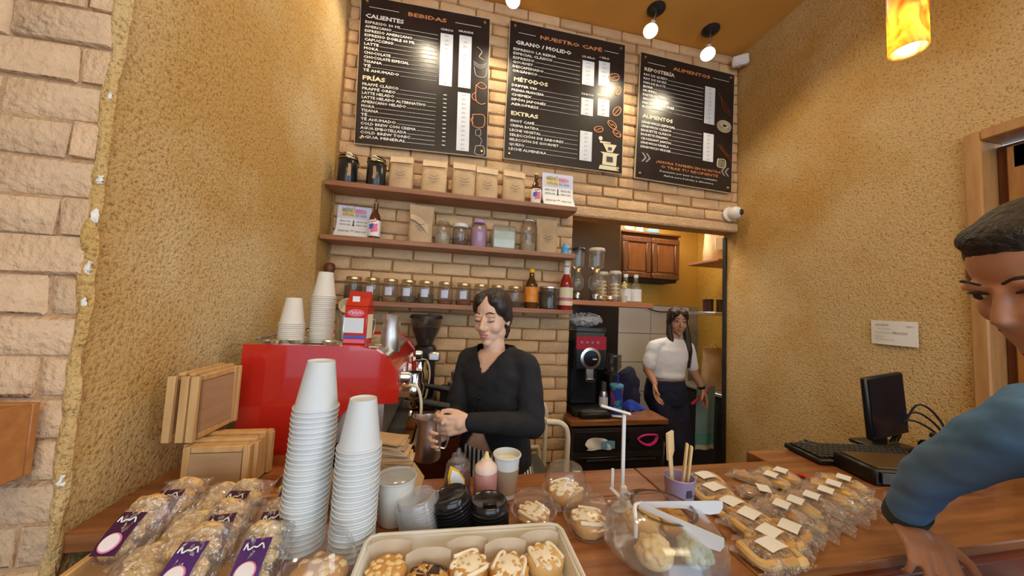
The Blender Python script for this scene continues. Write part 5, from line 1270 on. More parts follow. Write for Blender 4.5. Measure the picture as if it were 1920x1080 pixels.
# bottles by the barista
t = thing('honey_bottle', 'dark honey bottle with yellow-edged white label', 'bottle', (.052, .880, CZ), .15)
t.scale = (.92, .92, .84)
b = MB(); b.lathe([(0, 0), (.034, 0), (.037, .006), (.037, .060), (.033, .085), (.030, .094), (0, .094)], 24, sy=.8); part('syrup', b, 'honey_dark', t)
b = MB(); b.lathe([(0, .001), (.0355, .001), (.0385, .006), (.0385, .062), (.0345, .092), (.033, .112), (.028, .120), (0, .122)], 24, sy=.8); part('bottle', b, 'clear_plastic', t)
b = MB(); b.lathe([(0, .120), (.020, .120), (.019, .136), (.008, .140), (.005, .156), (0, .157)], 18); part('cap', b, 'clear_plastic', t)
lab = [(-.020, .050), (-.014, .030), (.006, .028), (.016, .050), (.014, .078), (-.002, .104), (-.018, .112), (-.022, .085)]
def curved(poly, r_, y_s, d=.001):
    b = MB(); b.prism(poly, d); b.v = [(x, -y_s * math.sqrt(max(0, r_ * r_ - x * x)) - y, z) for x, y, z in b.v]; return b
part('label_border', curved([(x * 1.25 - .004, (z - .07) * 1.18 + .07) for x, z in lab], .040, .82, .0008), 'yellow_label', t, 'yellow label border')
part('label', curved([(x * 1.0 - .004, (z - .07) * .95 + .07) for x, z in lab], .0415, .82, .0008), 'paper_white', t, 'white label')
t = thing('squeeze_bottle', 'pink sauce squeeze bottle with pale top', 'bottle', (.124, .872, CZ))
t.scale = (.95, .95, .87)
b = MB(); b.lathe([(0, 0), (.029, 0), (.032, .005), (.032, .082), (.029, .090), (0, .090)], 24); part('body', b, 'pink_syrup', t)
b = MB(); b.lathe([(0, .122), (.014, .120), (.018, .112), (.026, .106), (.030, .100), (.031, .088), (0, .088)], 24); part('cap', b, 'pink_pale', t, 'pale screw cap')
b = MB(); b.lathe([(0, .142), (.004, .141), (.010, .120), (0, .120)], 14); part('nozzle', b, 'bread_pale', t)
t = thing('coffee_cup', 'white paper coffee cup with brown sleeve', 'cup', (.182, .890, CZ))
t.scale = (.92, .92, .95)
b = MB(); b.lathe([(0, .004), (.026, .004), (.027, 0), (.038, .112), (.0415, .111), (.042, .114), (.040, .116), (.037, .115), (.026, .008), (0, .008)], 28); part('cup', b, 'cup_paper', t)
b = MB(); b.lathe([(.0290, .014), (.0305, .014), (.0365, .078), (.0350, .078)], 28); part('sleeve', b, 'sleeve', t, 'brown cardboard sleeve')
b = MB(); b.lathe([(0, .098), (.0355, .098), (.0355, .096), (0, .096)], 24); part('milk_foam', b, 'label_cream', t)
# lids
ld = MB(); ld.lathe([(.0445, 0), (.0475, .0018), (.0470, .0048), (.0425, .0060), (.0412, .016), (.038, .019), (.034, .0165), (.0, .0165)], 26); lid_black = ld.mesh('cup_lid', 'black_gloss')
ld = MB(); ld.lathe([(.0445, 0), (.0475, .0018), (.0470, .0048), (.0425, .0060), (.0412, .016), (.038, .019), (.034, .0165), (.0, .0165)], 26); lid_clear = ld.mesh('cup_lid', 'lid_plastic')
def lids(x, y, n, pitch, me, lab, labtop, grp, lean, vent=False):
    for i in range(n):
        o = link('cup_lid', me); o.location = (x + lean[0] * i * pitch, y + lean[1] * i * pitch, CZ + .001 + i * pitch)
        o.matrix_local = Matrix.Translation(o.location) @ Matrix.Rotation(lean[0] * .9, 4, 'Y') @ rotz(0 if vent else rr.uniform(0, 6))
        tag(o, labtop if i == n - 1 else lab + ', %s from the top' % nth(n - i), 'lid', grp)
        if i == n - 1 and vent:
            b = MB(); b.box((0, -.018, .0185), (.03, .010, .006), bev=.002); part('sip_tab', b, 'black_gloss', o)
lids(.050, .772, 9, .0072, lid_black, 'black plastic cup lid in the leaning stack by the tray', 'topmost black lid of the leaning stack by the tray', 'leaning stack of black lids', (-.28, .05))
lids(.120, .765, 7, .0072, lid_black, 'black plastic cup lid in the upright stack by the tray', 'topmost black lid of the upright stack, with sip tab', 'upright stack of black lids', (-.02, .04), vent=True)
lids(-.024, .772, 9, .0072, lid_clear, 'clear plastic cup lid in the stack behind the pastry tray', 'topmost clear plastic lid of the stack behind the tray', 'stack of clear lids', (-.25, .05))
# clear clamshell boxes with a roll inside
def roll_parts(t, c, r_, seed, top='icing', body='pastry', drizzle=True):
    q = random.Random(seed)
    b = MB(); b.lathe([(0, 0), (r_ * .88, 0), (r_, r_ * .25), (r_ * .97, r_ * .62), (r_ * .75, r_ * .78), (0, r_ * .80)], 20, c=c)
    b.v = [(x + q.uniform(-.002, .002), y + q.uniform(-.002, .002), z + q.uniform(-.0015, .0015)) for x, y, z in b.v]
    p = part('bun', b, body, t, smooth=60)
    if top == 'streusel':
        b = MB()
        for k in range(26):
            a, d = q.uniform(0, 6.28), r_ * .82 * math.sqrt(q.random()); s = r_ * q.uniform(.13, .24)
            b.ball((c[0] + d * math.cos(a), c[1] + d * math.sin(a), c[2] + r_ * .80 - .18 * d), (s, s, s * .7), 7, 5)
        part('crumble', b, 'bread_pale', p, 'pale crumble topping', kind='stuff')
    else:
        b = MB()
        n = 6
        pts = []
        for k in range(n):
            y = (-.72 + 1.44 * k / (n - 1)); xx = math.sqrt(max(.05, 1 - y * y)) * .72
            sg = 1 if k % 2 else -1
            pts += [(c[0] + sg * -xx * r_, c[1] + y * r_ - .0, c[2] + r_ * (.80 - .22 * xx * xx)), (c[0] + sg * xx * r_, c[1] + (y + .06) * r_, c[2] + r_ * (.80 - .22 * xx * xx))]
        b.tube(bez(pts, 5), r_ * .105, 7); part('icing', b, top, p, 'zigzag icing')
        if top != 'chocolate':
            b = MB(); b.lathe([(0, r_ * .83), (r_ * .6, r_ * .80), (r_ * .86, r_ * .68), (r_ * .80, r_ * .60), (0, r_ * .6)], 18, c=c); part('glaze', b, 'icing' if drizzle else 'chocolate', p)
        else:
            b = MB(); b.lathe([(0, r_ * .83), (r_ * .6, r_ * .80), (r_ * .86, r_ * .68), (r_ * .80, r_ * .60), (0, r_ * .6)], 18, c=c); part('glaze', b, 'chocolate', p)
        b = MB()
        for k in range(10):
            a, d = q.uniform(0, 6.28), r_ * .7 * math.sqrt(q.random()); s = r_ * .10
            b.ball((c[0] + d * math.cos(a), c[1] + d * math.sin(a), c[2] + r_ * .86 - .15 * d), (s, s, s * .7), 6, 4)
        part('nut_crumbs', b, 'streusel', p, kind='stuff')
    return p
def clamshell(x, y, z, r_, h, label, seed, rz=0.0, top='icing'):
    t = thing('clamshell_box', label, 'food container', (x, y, z), rz)
    b = MB(); b.lathe([(0, .002), (r_ * .82, .002), (r_ * .90, .010), (r_, .030), (r_ * 1.08, .032), (r_ * 1.08, .034), (r_, .034)], 20); part('base', b, 'clear_plastic', t)
    b = MB()
    n = 40
    prof = [(r_ * 1.07, .036), (r_ * 1.0, .037), (r_ * .96, .055), (r_ * .88, h * .82), (r_ * .74, h), (r_ * .55, h * 1.02), (0, h * 1.02)]
    b.lathe(prof, n)
    b.v = [((x_ * (1 + .018 * (1 if (i % n) % 2 else -1)), y_ * (1 + .018 * (1 if (i % n) % 2 else -1)), z_) if .04 < z_ < h * .9 else (x_, y_, z_)) for i, (x_, y_, z_) in enumerate(b.v)]
    part('dome', b, 'clear_plastic', t, smooth=30)
    b = MB(); b.box((r_ * 1.12, 0, .034), (.02, .03, .004), bev=.001); part('tab', b, 'clear_plastic', t)
    return t
def pastry(x, y, z, r_, label, seed, **k):
    t = thing('cinnamon_roll', label, 'pastry', (x, y, z), seed * .7); roll_parts(t, (0, 0, 0), r_, seed, **k); return t
clamshell(.226, .765, CZ, .050, .066, 'clear clamshell box nearest the black lids', 1); pastry(.226, .765, CZ + .004, .038, 'iced cinnamon roll inside the clamshell nearest the black lids', 21)
clamshell(.345, .728, CZ, .053, .070, 'clear clamshell box nearest the glass bowl', 2); pastry(.345, .728, CZ + .004, .040, 'iced cinnamon roll inside the clamshell nearest the glass bowl', 22)
clamshell(.332, .842, CZ, .056, .090, 'tallest clear clamshell box, behind the other two', 3); pastry(.332, .842, CZ + .004, .046, 'iced cinnamon roll inside the tallest clamshell', 23)
clamshell(-.190, .640, CZ, .060, .084, 'clear clamshell box in front of the paper cup stacks', 4, top='streusel'); pastry(-.190, .640, CZ + .004, .046, 'crumble-topped bun inside the clamshell before the cup stacks', 24, top='streusel')
# pastry tray
t = thing('pastry_tray', 'cream plastic tray of glazed pastries at the front', 'tray', (.066, .605, CZ + .004), -.03)
TW, TD, TH = .350, .150, .040
b = MB(); b.box((0, 0, .004), (TW, TD, .008), bev=.003); part('bottom', b, 'tray_cream', t)
for (x, y, w, d, a, ax) in ((0, TD / 2 + .008, TW + .03, .006, -.28, 'X'), (0, -TD / 2 - .008, TW + .03, .006, .28, 'X')):
    b = MB(); b.box((0, 0, 0), (w, d, TH), M=T(x, y, TH / 2) @ Matrix.Rotation(a, 4, 'X'), bev=.002); part('side', b, 'tray_cream', t)
for (x, a) in ((TW / 2 + .008, .28), (-TW / 2 - .008, -.28)):
    b = MB(); b.box((0, 0, 0), (.006, TD + .03, TH), M=T(x, 0, TH / 2) @ Matrix.Rotation(a, 4, 'Y'), bev=.002); part('side', b, 'tray_cream', t)
b = MB(); ro = []
hx, hy = TW / 2 + .018, TD / 2 + .018
ro = [(-hx, -hy + .02), (-hx + .006, -hy + .006), (-hx + .02, -hy), (hx - .02, -hy), (hx - .006, -hy + .006), (hx, -hy + .02), (hx, hy - .02), (hx - .006, hy - .006), (hx - .02, hy), (-hx + .02, hy), (-hx + .006, hy - .006), (-hx, hy - .02), (-hx, -hy + .02)]
b.tube([(x, y, TH) for x, y in ro], .0045, 7); part('rim', b, 'tray_cream', t)
tops = [('streusel', 'pastry', 'crumble-topped bun at the tray end by the paper cups'), ('chocolate', 'pastry', 'chocolate-striped roll, second from the paper cups in the tray'), ('icing', 'pastry', 'nut and cream roll in the middle of the tray'), ('icing', 'pastry', 'cream-iced roll, fourth from the paper cups in the tray'), ('icing', 'bread', 'cream-drizzled roll at the tray end by the glass bowl')]
for i, (tp, bd, lb) in enumerate(tops):
    x = -.078 + .0715 * i; y = (.628, .598, .618, .604, .618)[i]
    p = pastry(x, y, CZ + .013, .0355, lb, 30 + i, top=tp, body=bd, drizzle=(i != 1))
    b = MB(); b.grid(lambda u, v: (-.040 + .08 * u, .040 + .002 * math.sin(9 * u), .002 + .045 * v * (.75 + .25 * math.sin(3.14 * u))), 8, 3); part('paper_liner', b, 'wax_paper', p, 'brown paper liner').matrix_local = rotz(-(30 + i) * .7)
for i, (tp, lb) in enumerate((('icing', 'iced roll at the front tray edge below the chocolate roll'), ('icing', 'iced roll at the front tray edge below the cream rolls'))):
    pastry(-.02 + .13 * i, .556, CZ + .013, .034, lb, 40 + i, top=tp)
# glass bowl with big pastries
t = thing('glass_bowl', 'large round glass bowl holding big pastries', 'bowl', (.472, .640, CZ))
t.scale = (1, 1, .76)
b = MB(); b.lathe([(0, .004), (.06, .004), (.10, .010), (.122, .035), (.118, .075), (.085, .115), (.062, .125), (.060, .126), (.083, .113), (.114, .074), (.118, .036), (.097, .014), (0, .008)], 40); part('bowl', b, 'clear_plastic', t)
b = MB(); b.lathe([(.061, .124), (.066, .127), (.061, .130), (.058, .127), (.061, .124)], 36); part('rim', b, 'smoky_glass', t)
def choux(x, y, z, s, label, seed, m='bread_pale'):
    q = random.Random(seed); b = MB()
    b.ball((0, 0, s * .72), (s, s * .9, s * .72), 18, 12)
    for k in range(26):
        a = q.uniform(0, 6.28); e = q.uniform(-.2, 1.4)
        b.ball((s * .95 * math.cos(a) * math.cos(e), s * .86 * math.sin(a) * math.cos(e), s * (.75 + .66 * math.sin(e))), s * q.uniform(.15, .27), 10, 8)
    o = link('cream_puff', fuse(b, 'cream_puff', m, s * .05, 1)); o.location = (x, y, z); o.rotation_euler = (0, 0, q.uniform(0, 6)); tag(o, label, 'pastry'); return o
choux(.424, .598, CZ + .010, .036, 'golden puff pastry at the front of the glass bowl', 1)
choux(.452, .682, CZ + .010, .036, 'golden puff pastry at the back of the glass bowl', 2, 'bread')
choux(.524, .675, CZ + .010, .035, 'brown puff pastry at the far side of the glass bowl', 3, 'pastry')
choux(.508, .592, CZ + .010, .034, 'pale greenish bun at the right front of the glass bowl', 4, 'green_pale')
# steel tongs across the bowl
t = thing('serving_tongs', 'pale steel serving tongs laid across the glass bowl', 'tongs', (0, 0, 0))
A = Vector((.417, .641, 1.106))
for (e, nm) in ((Vector((.608, .628, 1.103)), 'arm'), (Vector((.512, .525, 1.102)), 'arm')):
    d = (e - A).normalized(); L = (e - A).length
    b = MB()
    s_ = Vector((0, 0, 1))
    secs = []
    for f, hh in ((0, .006), (.3, .006), (.55, .008), (.66, .014), (.85, .018), (.96, .016), (1.0, .008)):
        c = A + d * L * f; n_ = Vector((-d.y, d.x, 0)) * .0009
        secs.append([tuple(c + n_ + s_ * .004), tuple(c - n_ + s_ * .004), tuple(c - n_ - s_ * hh * 1.35), tuple(c + n_ - s_ * hh * 1.35)])
    b.loft(secs); part(nm, b, 'white_metal', t)
b = MB(); b.tube(bez([(A.x + .01, A.y + .004, A.z), (A.x - .012, A.y - .004, A.z), (A.x - .02, A.y - .02, A.z - .02), (A.x - .022, A.y - .024, A.z - .05)], 5), .004, 8, flat=.5); part('spring', b, 'white_metal', t)
# card stand
t = thing('card_stand', 'thin white metal price-card stand on the counter', 'stand', (.476, .80, CZ), -.1)
b = MB(); b.box((-.004, 0, .118), (.009, .006, .236), bev=.001); part('post', b, 'white_metal', t)
b = MB(); b.box((-.002, -.002, .028), (.016, .012, .056), bev=.002); part('clamp', b, 'white_metal', t)
b = MB(); b.tube([(-.066, .004, .256), (.010, -.004, .238)], .0075, 8, flat=.5); part('top_arm', b, 'white_metal', t)
b = MB(); b.tube([(-.032, .012, .045), (.004, -.008, .014)], .007, 8, flat=.6); part('foot_bar', b, 'white_metal', t)
b = MB(); b.box((-.028, .008, .068), (.007, .004, .052)); part('short_post', b, 'white_metal', t)
b = MB(); b.box((0, 0, .003), (.07, .05, .006), bev=.002); part('base', b, 'white_metal', t)
# blue cup with wooden utensils
t = thing('utensil_cup', 'blue and violet metal cup beside the cookies', 'cup', (.655, .820, CZ))
b = MB(); b.lathe([(0, .003), (.033, .003), (.035, 0), (.039, .058), (.0405, .060), (.039, .062), (.037, .060), (.033, .006), (0, .006)], 28); part('body', b, 'mug_blue', t)
b = MB(); b.lathe([(.0370, .0595), (.0335, .010), (0, .008)], 28); part('inside', b, 'black_enamel', t)
b = MB(); b.prism([(-.009, .022), (.009, .022), (.007, .040), (-.007, .040)], .001, y0=-.0385); part('emblem', b, 'print_dark', t)
t = thing('wooden_spatula', 'pale wooden spatula standing in the blue cup', 'spatula', (.640, .828, CZ + .012), .5, ry=-.16)
b = MB(); b.box((0, 0, .060), (.018, .006, .12), bev=.002); part('handle', b, 'spatula_wood', t)
b = MB(); b.prism([(-.010, .095), (.012, .095), (.026, .11), (.028, .165), (-.006, .168)], .006); part('blade', b, 'spatula_wood', t)
t = thing('wooden_clip', 'pale wooden tongs standing beside the spatula in the cup', 'tongs', (.662, .812, CZ + .012), -.3, ry=.10)
b = MB(); b.box((-.006, 0, .070), (.006, .012, .14), bev=.002); part('arm', b, 'spatula_wood', t)
b = MB(); b.box((.006, 0, .070), (.006, .012, .13), bev=.002); part('arm', b, 'spatula_wood', t)
b = MB(); b.box((0, 0, .012), (.016, .013, .02), bev=.002); part('joint', b, 'spatula_wood', t)

# packs of cookies in clear wrap
def crinkle_sheet(L, Wd, hgt, q, nx=12, ny=10, flare=1.0):
    b = MB()
    def f(u, v):
        x = (u - .5) * Wd; y = (v - .5) * L
        dome = max(0, 1 - (2 * abs(u - .5)) ** 3) * max(0, 1 - (2 * abs(v - .5) * 1.02) ** 6)
        e = 1 + (.18 * flare if (v < .03 or v > .97) else 0)
        return (x * e + q.uniform(-.0015, .0015), y + q.uniform(-.002, .002), .003 + hgt * dome * q.uniform(.86, 1.10) + q.uniform(-.0015, .0025) + (.006 * abs(math.sin(u * 14)) if (v < .06 or v > .94) else 0))
    b.grid(f, nx, ny); return b
def cookie_pack(x, y, z, ang, label, seed, L=.125, Wd=.058, kinds=('cookie_yellow', 'cookie_yellow'), lab=True, tilt=0.0):
    q = random.Random(seed)
    t = thing('cookie_pack', label, 'cookies', (x, y, z), ang, rx=tilt)
    n = len(kinds)
    for i, m in enumerate(kinds):
        b = MB(); yy = (i - (n - 1) / 2) * (L * .70 / n) * 1.05
        b.lathe([(0, .003), (.020, .003), (.0245, .008), (.0235, .016), (.014, .0205), (0, .021)], 16, c=(q.uniform(-.003, .003), yy, 0), sy=1.1, sx=.98); part('cookie', b, m, t)
    part('wrapper', crinkle_sheet(L, Wd, .022, q), 'crinkle_fine', t, 'clear crinkled wrapper', smooth=20)
    if lab:
        b = MB(); b.grid(lambda u, v: (-.022 + .044 * u, -.016 + .030 * v, .0275 + .002 * math.sin(3 * u)), 4, 2); part('paper_label', b, 'paper_white', t, 'white sticker')
    return t
ang = math.atan2(.05, .095) * 1.0
rowlab = ['first', 'second', 'third', 'fourth', 'fifth', 'sixth']
xs = [(1.172, .782, 'YY'), (1.100, .758, 'YY'), (1.035, .732, 'YB'), (.962, .714, 'BB'), (.893, .700, 'YY'), (.838, .690, 'BB')]
kd = {'Y': 'cookie_yellow', 'B': 'cookie_brown', 'C': 'cookie'}
for i, (x, y, kk) in enumerate(xs):
    cookie_pack(x, y, CZ + .022, ang, 'wrapped pack of %s cookies, %s in the front row from the keyboard' % ({'YY': 'yellow', 'YB': 'yellow and brown', 'BB': 'brown'}[kk], rowlab[i]), 50 + i, kinds=[kd[c] for c in kk])
    cookie_pack(x - .008, y - .012, CZ, ang + .05, 'wrapped pack of cookies underneath the %s front-row pack from the keyboard' % rowlab[i], 70 + i, kinds=[kd[c] for c in kk[::-1]], lab=False, L=.15, Wd=.066)
xb = [(1.070, .882, 'YY'), (1.008, .862, 'YB'), (.902, .795, 'BB'), (.952, .875, 'CC')]
lb = ['wrapped pack of yellow cookies, back row, closest to the keyboard', 'wrapped pack of mixed cookies, back row, second from the keyboard', 'wrapped pack of brown cookies set apart in the middle of the counter', 'wrapped pack of tan cookies at the back corner of the rows']
for i, (x, y, kk) in enumerate(xb):
    cookie_pack(x, y, CZ, ang + (.5 if i == 2 else 0), lb[i], 90 + i, kinds=[kd[c] for c in kk], lab=(i != 3))
# bags of ring-shaped biscuits
def pretzel_bag(x, y, z, ang, label, seed, n=3):
    q = random.Random(seed); t = thing('biscuit_bag', label, 'biscuits', (x, y, z), ang)
    for k in range(n):
        c = ((k - (n - 1) / 2) * .030, q.uniform(-.010, .010), .012 + .006 * (k % 2)); R_ = .026
        b = MB(); b.tube([(c[0] + R_ * math.cos(a) * .8, c[1] + R_ * math.sin(a) * 1.25, c[2] + .003 * math.sin(3 * a)) for a in [2 * math.pi * j / 14 for j in range(15)]], .0095, 8); part('ring_biscuit', b, 'cookie' if k % 2 else 'bread', t)
    part('wrapper', crinkle_sheet(.10, .115, .026, q), 'crinkle_fine', t, 'clear crinkled wrapper', smooth=20)
    b = MB(); b.grid(lambda u, v: (-.026 + .052 * u, -.018 + .036 * v, .031 + .002 * math.sin(3 * u)), 4, 2); part('paper_label', b, 'paper_white', t, 'white sticker')
    return t
pl = [(.785, .872, .1, 'bag of ring biscuits right behind the blue cup'), (.752, .805, .2, 'bag of ring biscuits right beside the blue cup'), (.748, .745, .3, 'bag of ring biscuits, third in line from the blue cup'), (.742, .688, .4, 'bag of ring biscuits, fourth in line, beside the tongs'), (.735, .632, .35, 'bag of ring biscuits, nearest the glass bowl rim'), (.690, .590, .2, 'bag of ring biscuits at the very front of the counter'), (.800, .640, .5, 'bag of ring biscuits between front bag and cookie packs')]
for i, (x, y, a, l) in enumerate(pl): pretzel_bag(x, y, CZ + (.004 if i % 2 else 0), a, l, 110 + i)
b = MB(); b.box((0, 0, .004), (.10, .012, .008), bev=.002); solo('red_pen', b, 'machine_red', 'red pen lying between cookies and keyboard', 'pen', (1.165, .875, CZ), -.7)

# keyboard, till tray and monitor
t = thing('keyboard', 'black computer keyboard on the counter by the monitor', 'keyboard', (1.545, .985, CZ), -.16)
b = MB(); b.box((0, 0, .010), (.44, .150, .020), bev=.005); part('body', b, 'black_plastic', t)
kb = MB(); kb.box((0, 0, 0), (.0165, .0165, .008), bev=.002); km = kb.mesh('key', 'keycap')
for r_ in range(6):
    for c_ in range(20):
        if r_ == 0 and 4 <= c_ <= 9: continue
        link('key', km, t, T(-.200 + .0211 * c_, -.056 + .0215 * r_, .024))
b = MB(); b.box((-.085, -.056, .024), (.12, .0165, .008), bev=.002); part('space_bar', b, 'keycap', t)
t = thing('till_drawer', 'flat black till box in front of the keyboard', 'till', (1.50, .845, CZ), -.22)
b = MB(); b.box((0, 0, .025), (.30, .14, .050), bev=.006); part('body', b, 'black_plastic', t)
b = MB(); b.box((0, -.003, .052), (.27, .12, .005), bev=.002); part('top_plate', b, 'dark_brown_panel', t)
b = MB(); b.box((0, -.073, .025), (.27, .008, .034), bev=.002); part('drawer', b, 'black_gloss', t)
t = thing('mouse', 'small black mouse at the far end of the keyboard', 'mouse', (1.44, 1.055, CZ), .5)
b = MB(); b.ball((0, 0, .012), (.030, .050, .020), 16, 10); b.v = [(x, y, max(0, z)) for x, y, z in b.v]; part('body', b, 'black_plastic', t)
b = MB(); b.lathe([(0, 0), (.006, 0), (.006, .004), (0, .004)], 10, c=(0, .025, .030)); part('wheel', b, 'dark_grey', t)
t = thing('monitor', 'black flat monitor standing edge-on by the right wall', 'monitor', (1.80, 1.04, CZ), .03)
b = MB(); b.box((0, 0, .175), (.215, .022, .250), M=Matrix.Rotation(-.12, 4, 'Y'), bev=.006); part('panel', b, 'black_plastic', t)
b = MB(); b.box((0, -.0122, .178), (.195, .002, .225), M=Matrix.Rotation(-.12, 4, 'Y')); part('screen', b, 'black_gloss', t)
b = MB(); b.box((.0, .03, .07), (.05, .03, .14), bev=.006); part('neck', b, 'black_plastic', t)
b = MB(); b.box((0, .02, .008), (.18, .13, .016), bev=.006); part('base', b, 'black_plastic', t)
t = thing('payment_terminal', 'dark card terminal and cradle beside the monitor foot', 'terminal', (1.83, .88, CZ), -.4)
b = MB(); b.box((0, 0, .035), (.11, .15, .07), bev=.012); part('body', b, 'black_plastic', t)
b = MB(); b.box((0, .02, .085), (.085, .09, .02), M=Matrix.Rotation(.3, 4, 'X'), bev=.004); part('keypad', b, 'keycap', t)
b = MB(); b.box((0, .03, .10), (.055, .03, .008), bev=.002); part('display', b, 'print_grey', t)
for k in range(3):
    b = MB(); b.tube(bez([(1.84 + .02 * k, 1.06, 1.02), (1.86 + .03 * k, 1.02, 1.12 + .03 * k), (1.93 + .02 * k, .98, 1.09 + .02 * k), (1.95, .94, 1.01)], 6), .004, 6)
    solo('cable', b, 'black_plastic', ['lowest black cable looping beside the monitor', 'middle black cable looping beside the monitor', 'highest black cable looping beside the monitor'][k], 'cable')

# shallow wooden tray under the bagged breads
t = thing('bread_tray', 'shallow pale wooden tray under the bagged breads', 'tray', (-.46, .775, CZ - .001), .05)
b = MB(); b.box((0, 0, .004), (.27, .25, .008)); part('bottom', b, 'crate_ply', t)
for (x, y, w, d) in ((-.141, 0, .012, .262), (.141, 0, .012, .262), (0, -.131, .27, .012), (0, .131, .27, .012)):
    b = MB(); b.box((x, y, .013), (w, d, .026), bev=.002); part('side', b, 'pine_wood', t)
# bagged breads on the left
def bread_bag(x, y, z, ang, label, seed, L=.115, Wd=.082, tilt=0.35, card=True, violet=False, m='bread'):
    q = random.Random(seed); t = thing('bread_bag', label, 'bagged bread', (x, y, z), ang, rx=tilt)
    for k in range(4):
        b = MB(); b.ball((0, 0, 0), (Wd * q.uniform(.30, .40), L * .13, .017), 14, 9, M=T(q.uniform(-.008, .008), -L * .33 + k * L * .22, .020) @ rotz(q.uniform(-.5, .5)))
        b.v = [(x_ + q.uniform(-.002, .002), y_ + q.uniform(-.002, .002), z_ + q.uniform(-.002, .002)) for x_, y_, z_ in b.v]; part('bread_roll', b, m, t)
    part('wrapper', crinkle_sheet(L, Wd, .040, q, 16, 16), 'crinkle', t, 'clear crinkled bag', smooth=15)
    if card:
        pm = 'violet_print' if violet else 'purple_print'
        b = MB(); b.grid(lambda u, v: (-.021 + .042 * u, -L * .5 + .004 + .068 * v, .042 + .004 * math.sin(3 * v)), 4, 4); c = part('paper_label', b, pm, t, 'dark purple printed card')
        b = MB(); b.lathe([(0, .0024), (.0155, .0024), (.0155, 0), (0, 0)], 20, c=(0, -L * .5 + .022, .0455)); s_ = part('seal_ring', b, 'seal_pink', c, 'pink ring')
        b = MB(); b.lathe([(0, .0034), (.0135, .0034), (.0135, .002), (0, .002)], 20, c=(0, -L * .5 + .022, .0457)); part('seal', b, 'seal_white', c, 'round white seal')
        b = MB(); b.tube(bez([(-.015, -L * .5 + .054, .0478), (-.013, -L * .5 + .062, .0478), (-.008, -L * .5 + .054, .0478), (-.002, -L * .5 + .058, .0478), (.004, -L * .5 + .057, .0478), (.010, -L * .5 + .062, .0478), (.015, -L * .5 + .054, .0478)], 4), .0012, 4); part('lettering', b, 'paper_white', c)
    return t
bb = [(-.575, .790, .0, -.12, .95, True, False, 'bread', 'bagged bread with purple card, nearest the brick corner'),
      (-.575, .870, .0, .10, .80, True, False, 'bread', 'bagged bread with a dark card at the plaster wall'),
      (-.415, .690, .0, -.05, .85, True, True, 'bread', 'bagged bread with violet card at the very front edge'),
      (-.420, .765, .0, .15, .85, True, False, 'bread', 'bagged bread with purple card behind the front row'),
      (-.435, .850, .0, -.1, .80, True, False, 'bread_pale', 'bagged bread with purple card in front of the lower crate'),
      (-.318, .685, .0, .05, .85, True, True, 'bread_pale', 'bagged bread with violet card beside the cup stacks'),
      (-.330, .765, .0, .1, .85, True, False, 'bread', 'bagged bread with purple card by the machine foot'),
      (-.345, .885, .0, .1, .75, True, False, 'bread_pale', 'bagged bread with purple card beside the cardboard box'),
      (-.490, .765, .0, .30, .30, False, False, 'bread_pale', 'plain bagged bread in the middle of the heap'),
      (-.505, .870, .0, -.35, .45, False, False, 'bread_pale', 'plain bagged bread in front of the plaster wall'),
      (-.505, .690, .0, .5, .15, False, False, 'bread_pale', 'flat plain bagged bread at the front left of the heap')]
for i, (x, y, z, a, tl, cd, vi, m, l) in enumerate(bb):
    tl *= .72; x += .018
    bread_bag(x, y, CZ + z + .115 * .5 * math.sin(tl), a, l, 200 + i, tilt=tl, card=cd, violet=vi, m=m)

# ================================================================ people
def caps(mb, pts, rad, n=14):
    """Rounded limb through the points with the given radii."""
    P = [Vector(p) for p in pts]
    Q, R = [], []
    for i in range(len(P) - 1):
        for k in range(5):
            f = k / 5; Q.append(P[i].lerp(P[i + 1], f)); R.append(rad[i] * (1 - f) + rad[i + 1] * f)
    Q.append(P[-1]); R.append(rad[-1])
    mb.tube(Q, R, n)
    for p, r_ in zip(P, rad): mb.ball(p, r_ * .995, n, 8)
def ell(mb, c, a, b_, F, Lf, n=22, sq=.85, tilt=0.0):
    pts = []
    for i in range(n):
        t_ = 2 * math.pi * i / n; cs, sn = math.cos(t_), math.sin(t_)
        u = abs(cs) ** sq * (1 if cs > 0 else -1) * a; v = abs(sn) ** sq * (1 if sn > 0 else -1) * b_
        pts.append(tuple(Vector(c) + Lf * u + F * v + Vector((0, 0, tilt * v))))
    return pts
def torso(mb, secs, F, grow=0.0):
    """secs: (centre, half width, half depth)."""
    F = Vector((F[0], F[1], 0)).normalized(); Lf = Vector((-F.y, F.x, 0))
    S = []
    for i in range(len(secs) - 1):
        for k in range(4):
            f = k / 4; f2 = f * f * (3 - 2 * f)
            c = Vector(secs[i][0]).lerp(Vector(secs[i + 1][0]), f)
            S.append(ell(mb, c, secs[i][1] * (1 - f2) + secs[i + 1][1] * f2 + grow, secs[i][2] * (1 - f2) + secs[i + 1][2] * f2 + grow, F, Lf))
    S.append(ell(mb, secs[-1][0], secs[-1][1] + grow, secs[-1][2] + grow, F, Lf))
    mb.loft(S)
def frame(o, F, up=(0, 0, 1)):
    """Local +y = facing, +x = the person's right, +z = up."""
    F = Vector(F).normalized(); X = F.cross(Vector(up)).normalized(); Z = X.cross(F).normalized()
    M = Matrix((X, F, Z)).transposed().to_4x4(); M.translation = Vector(o); return M
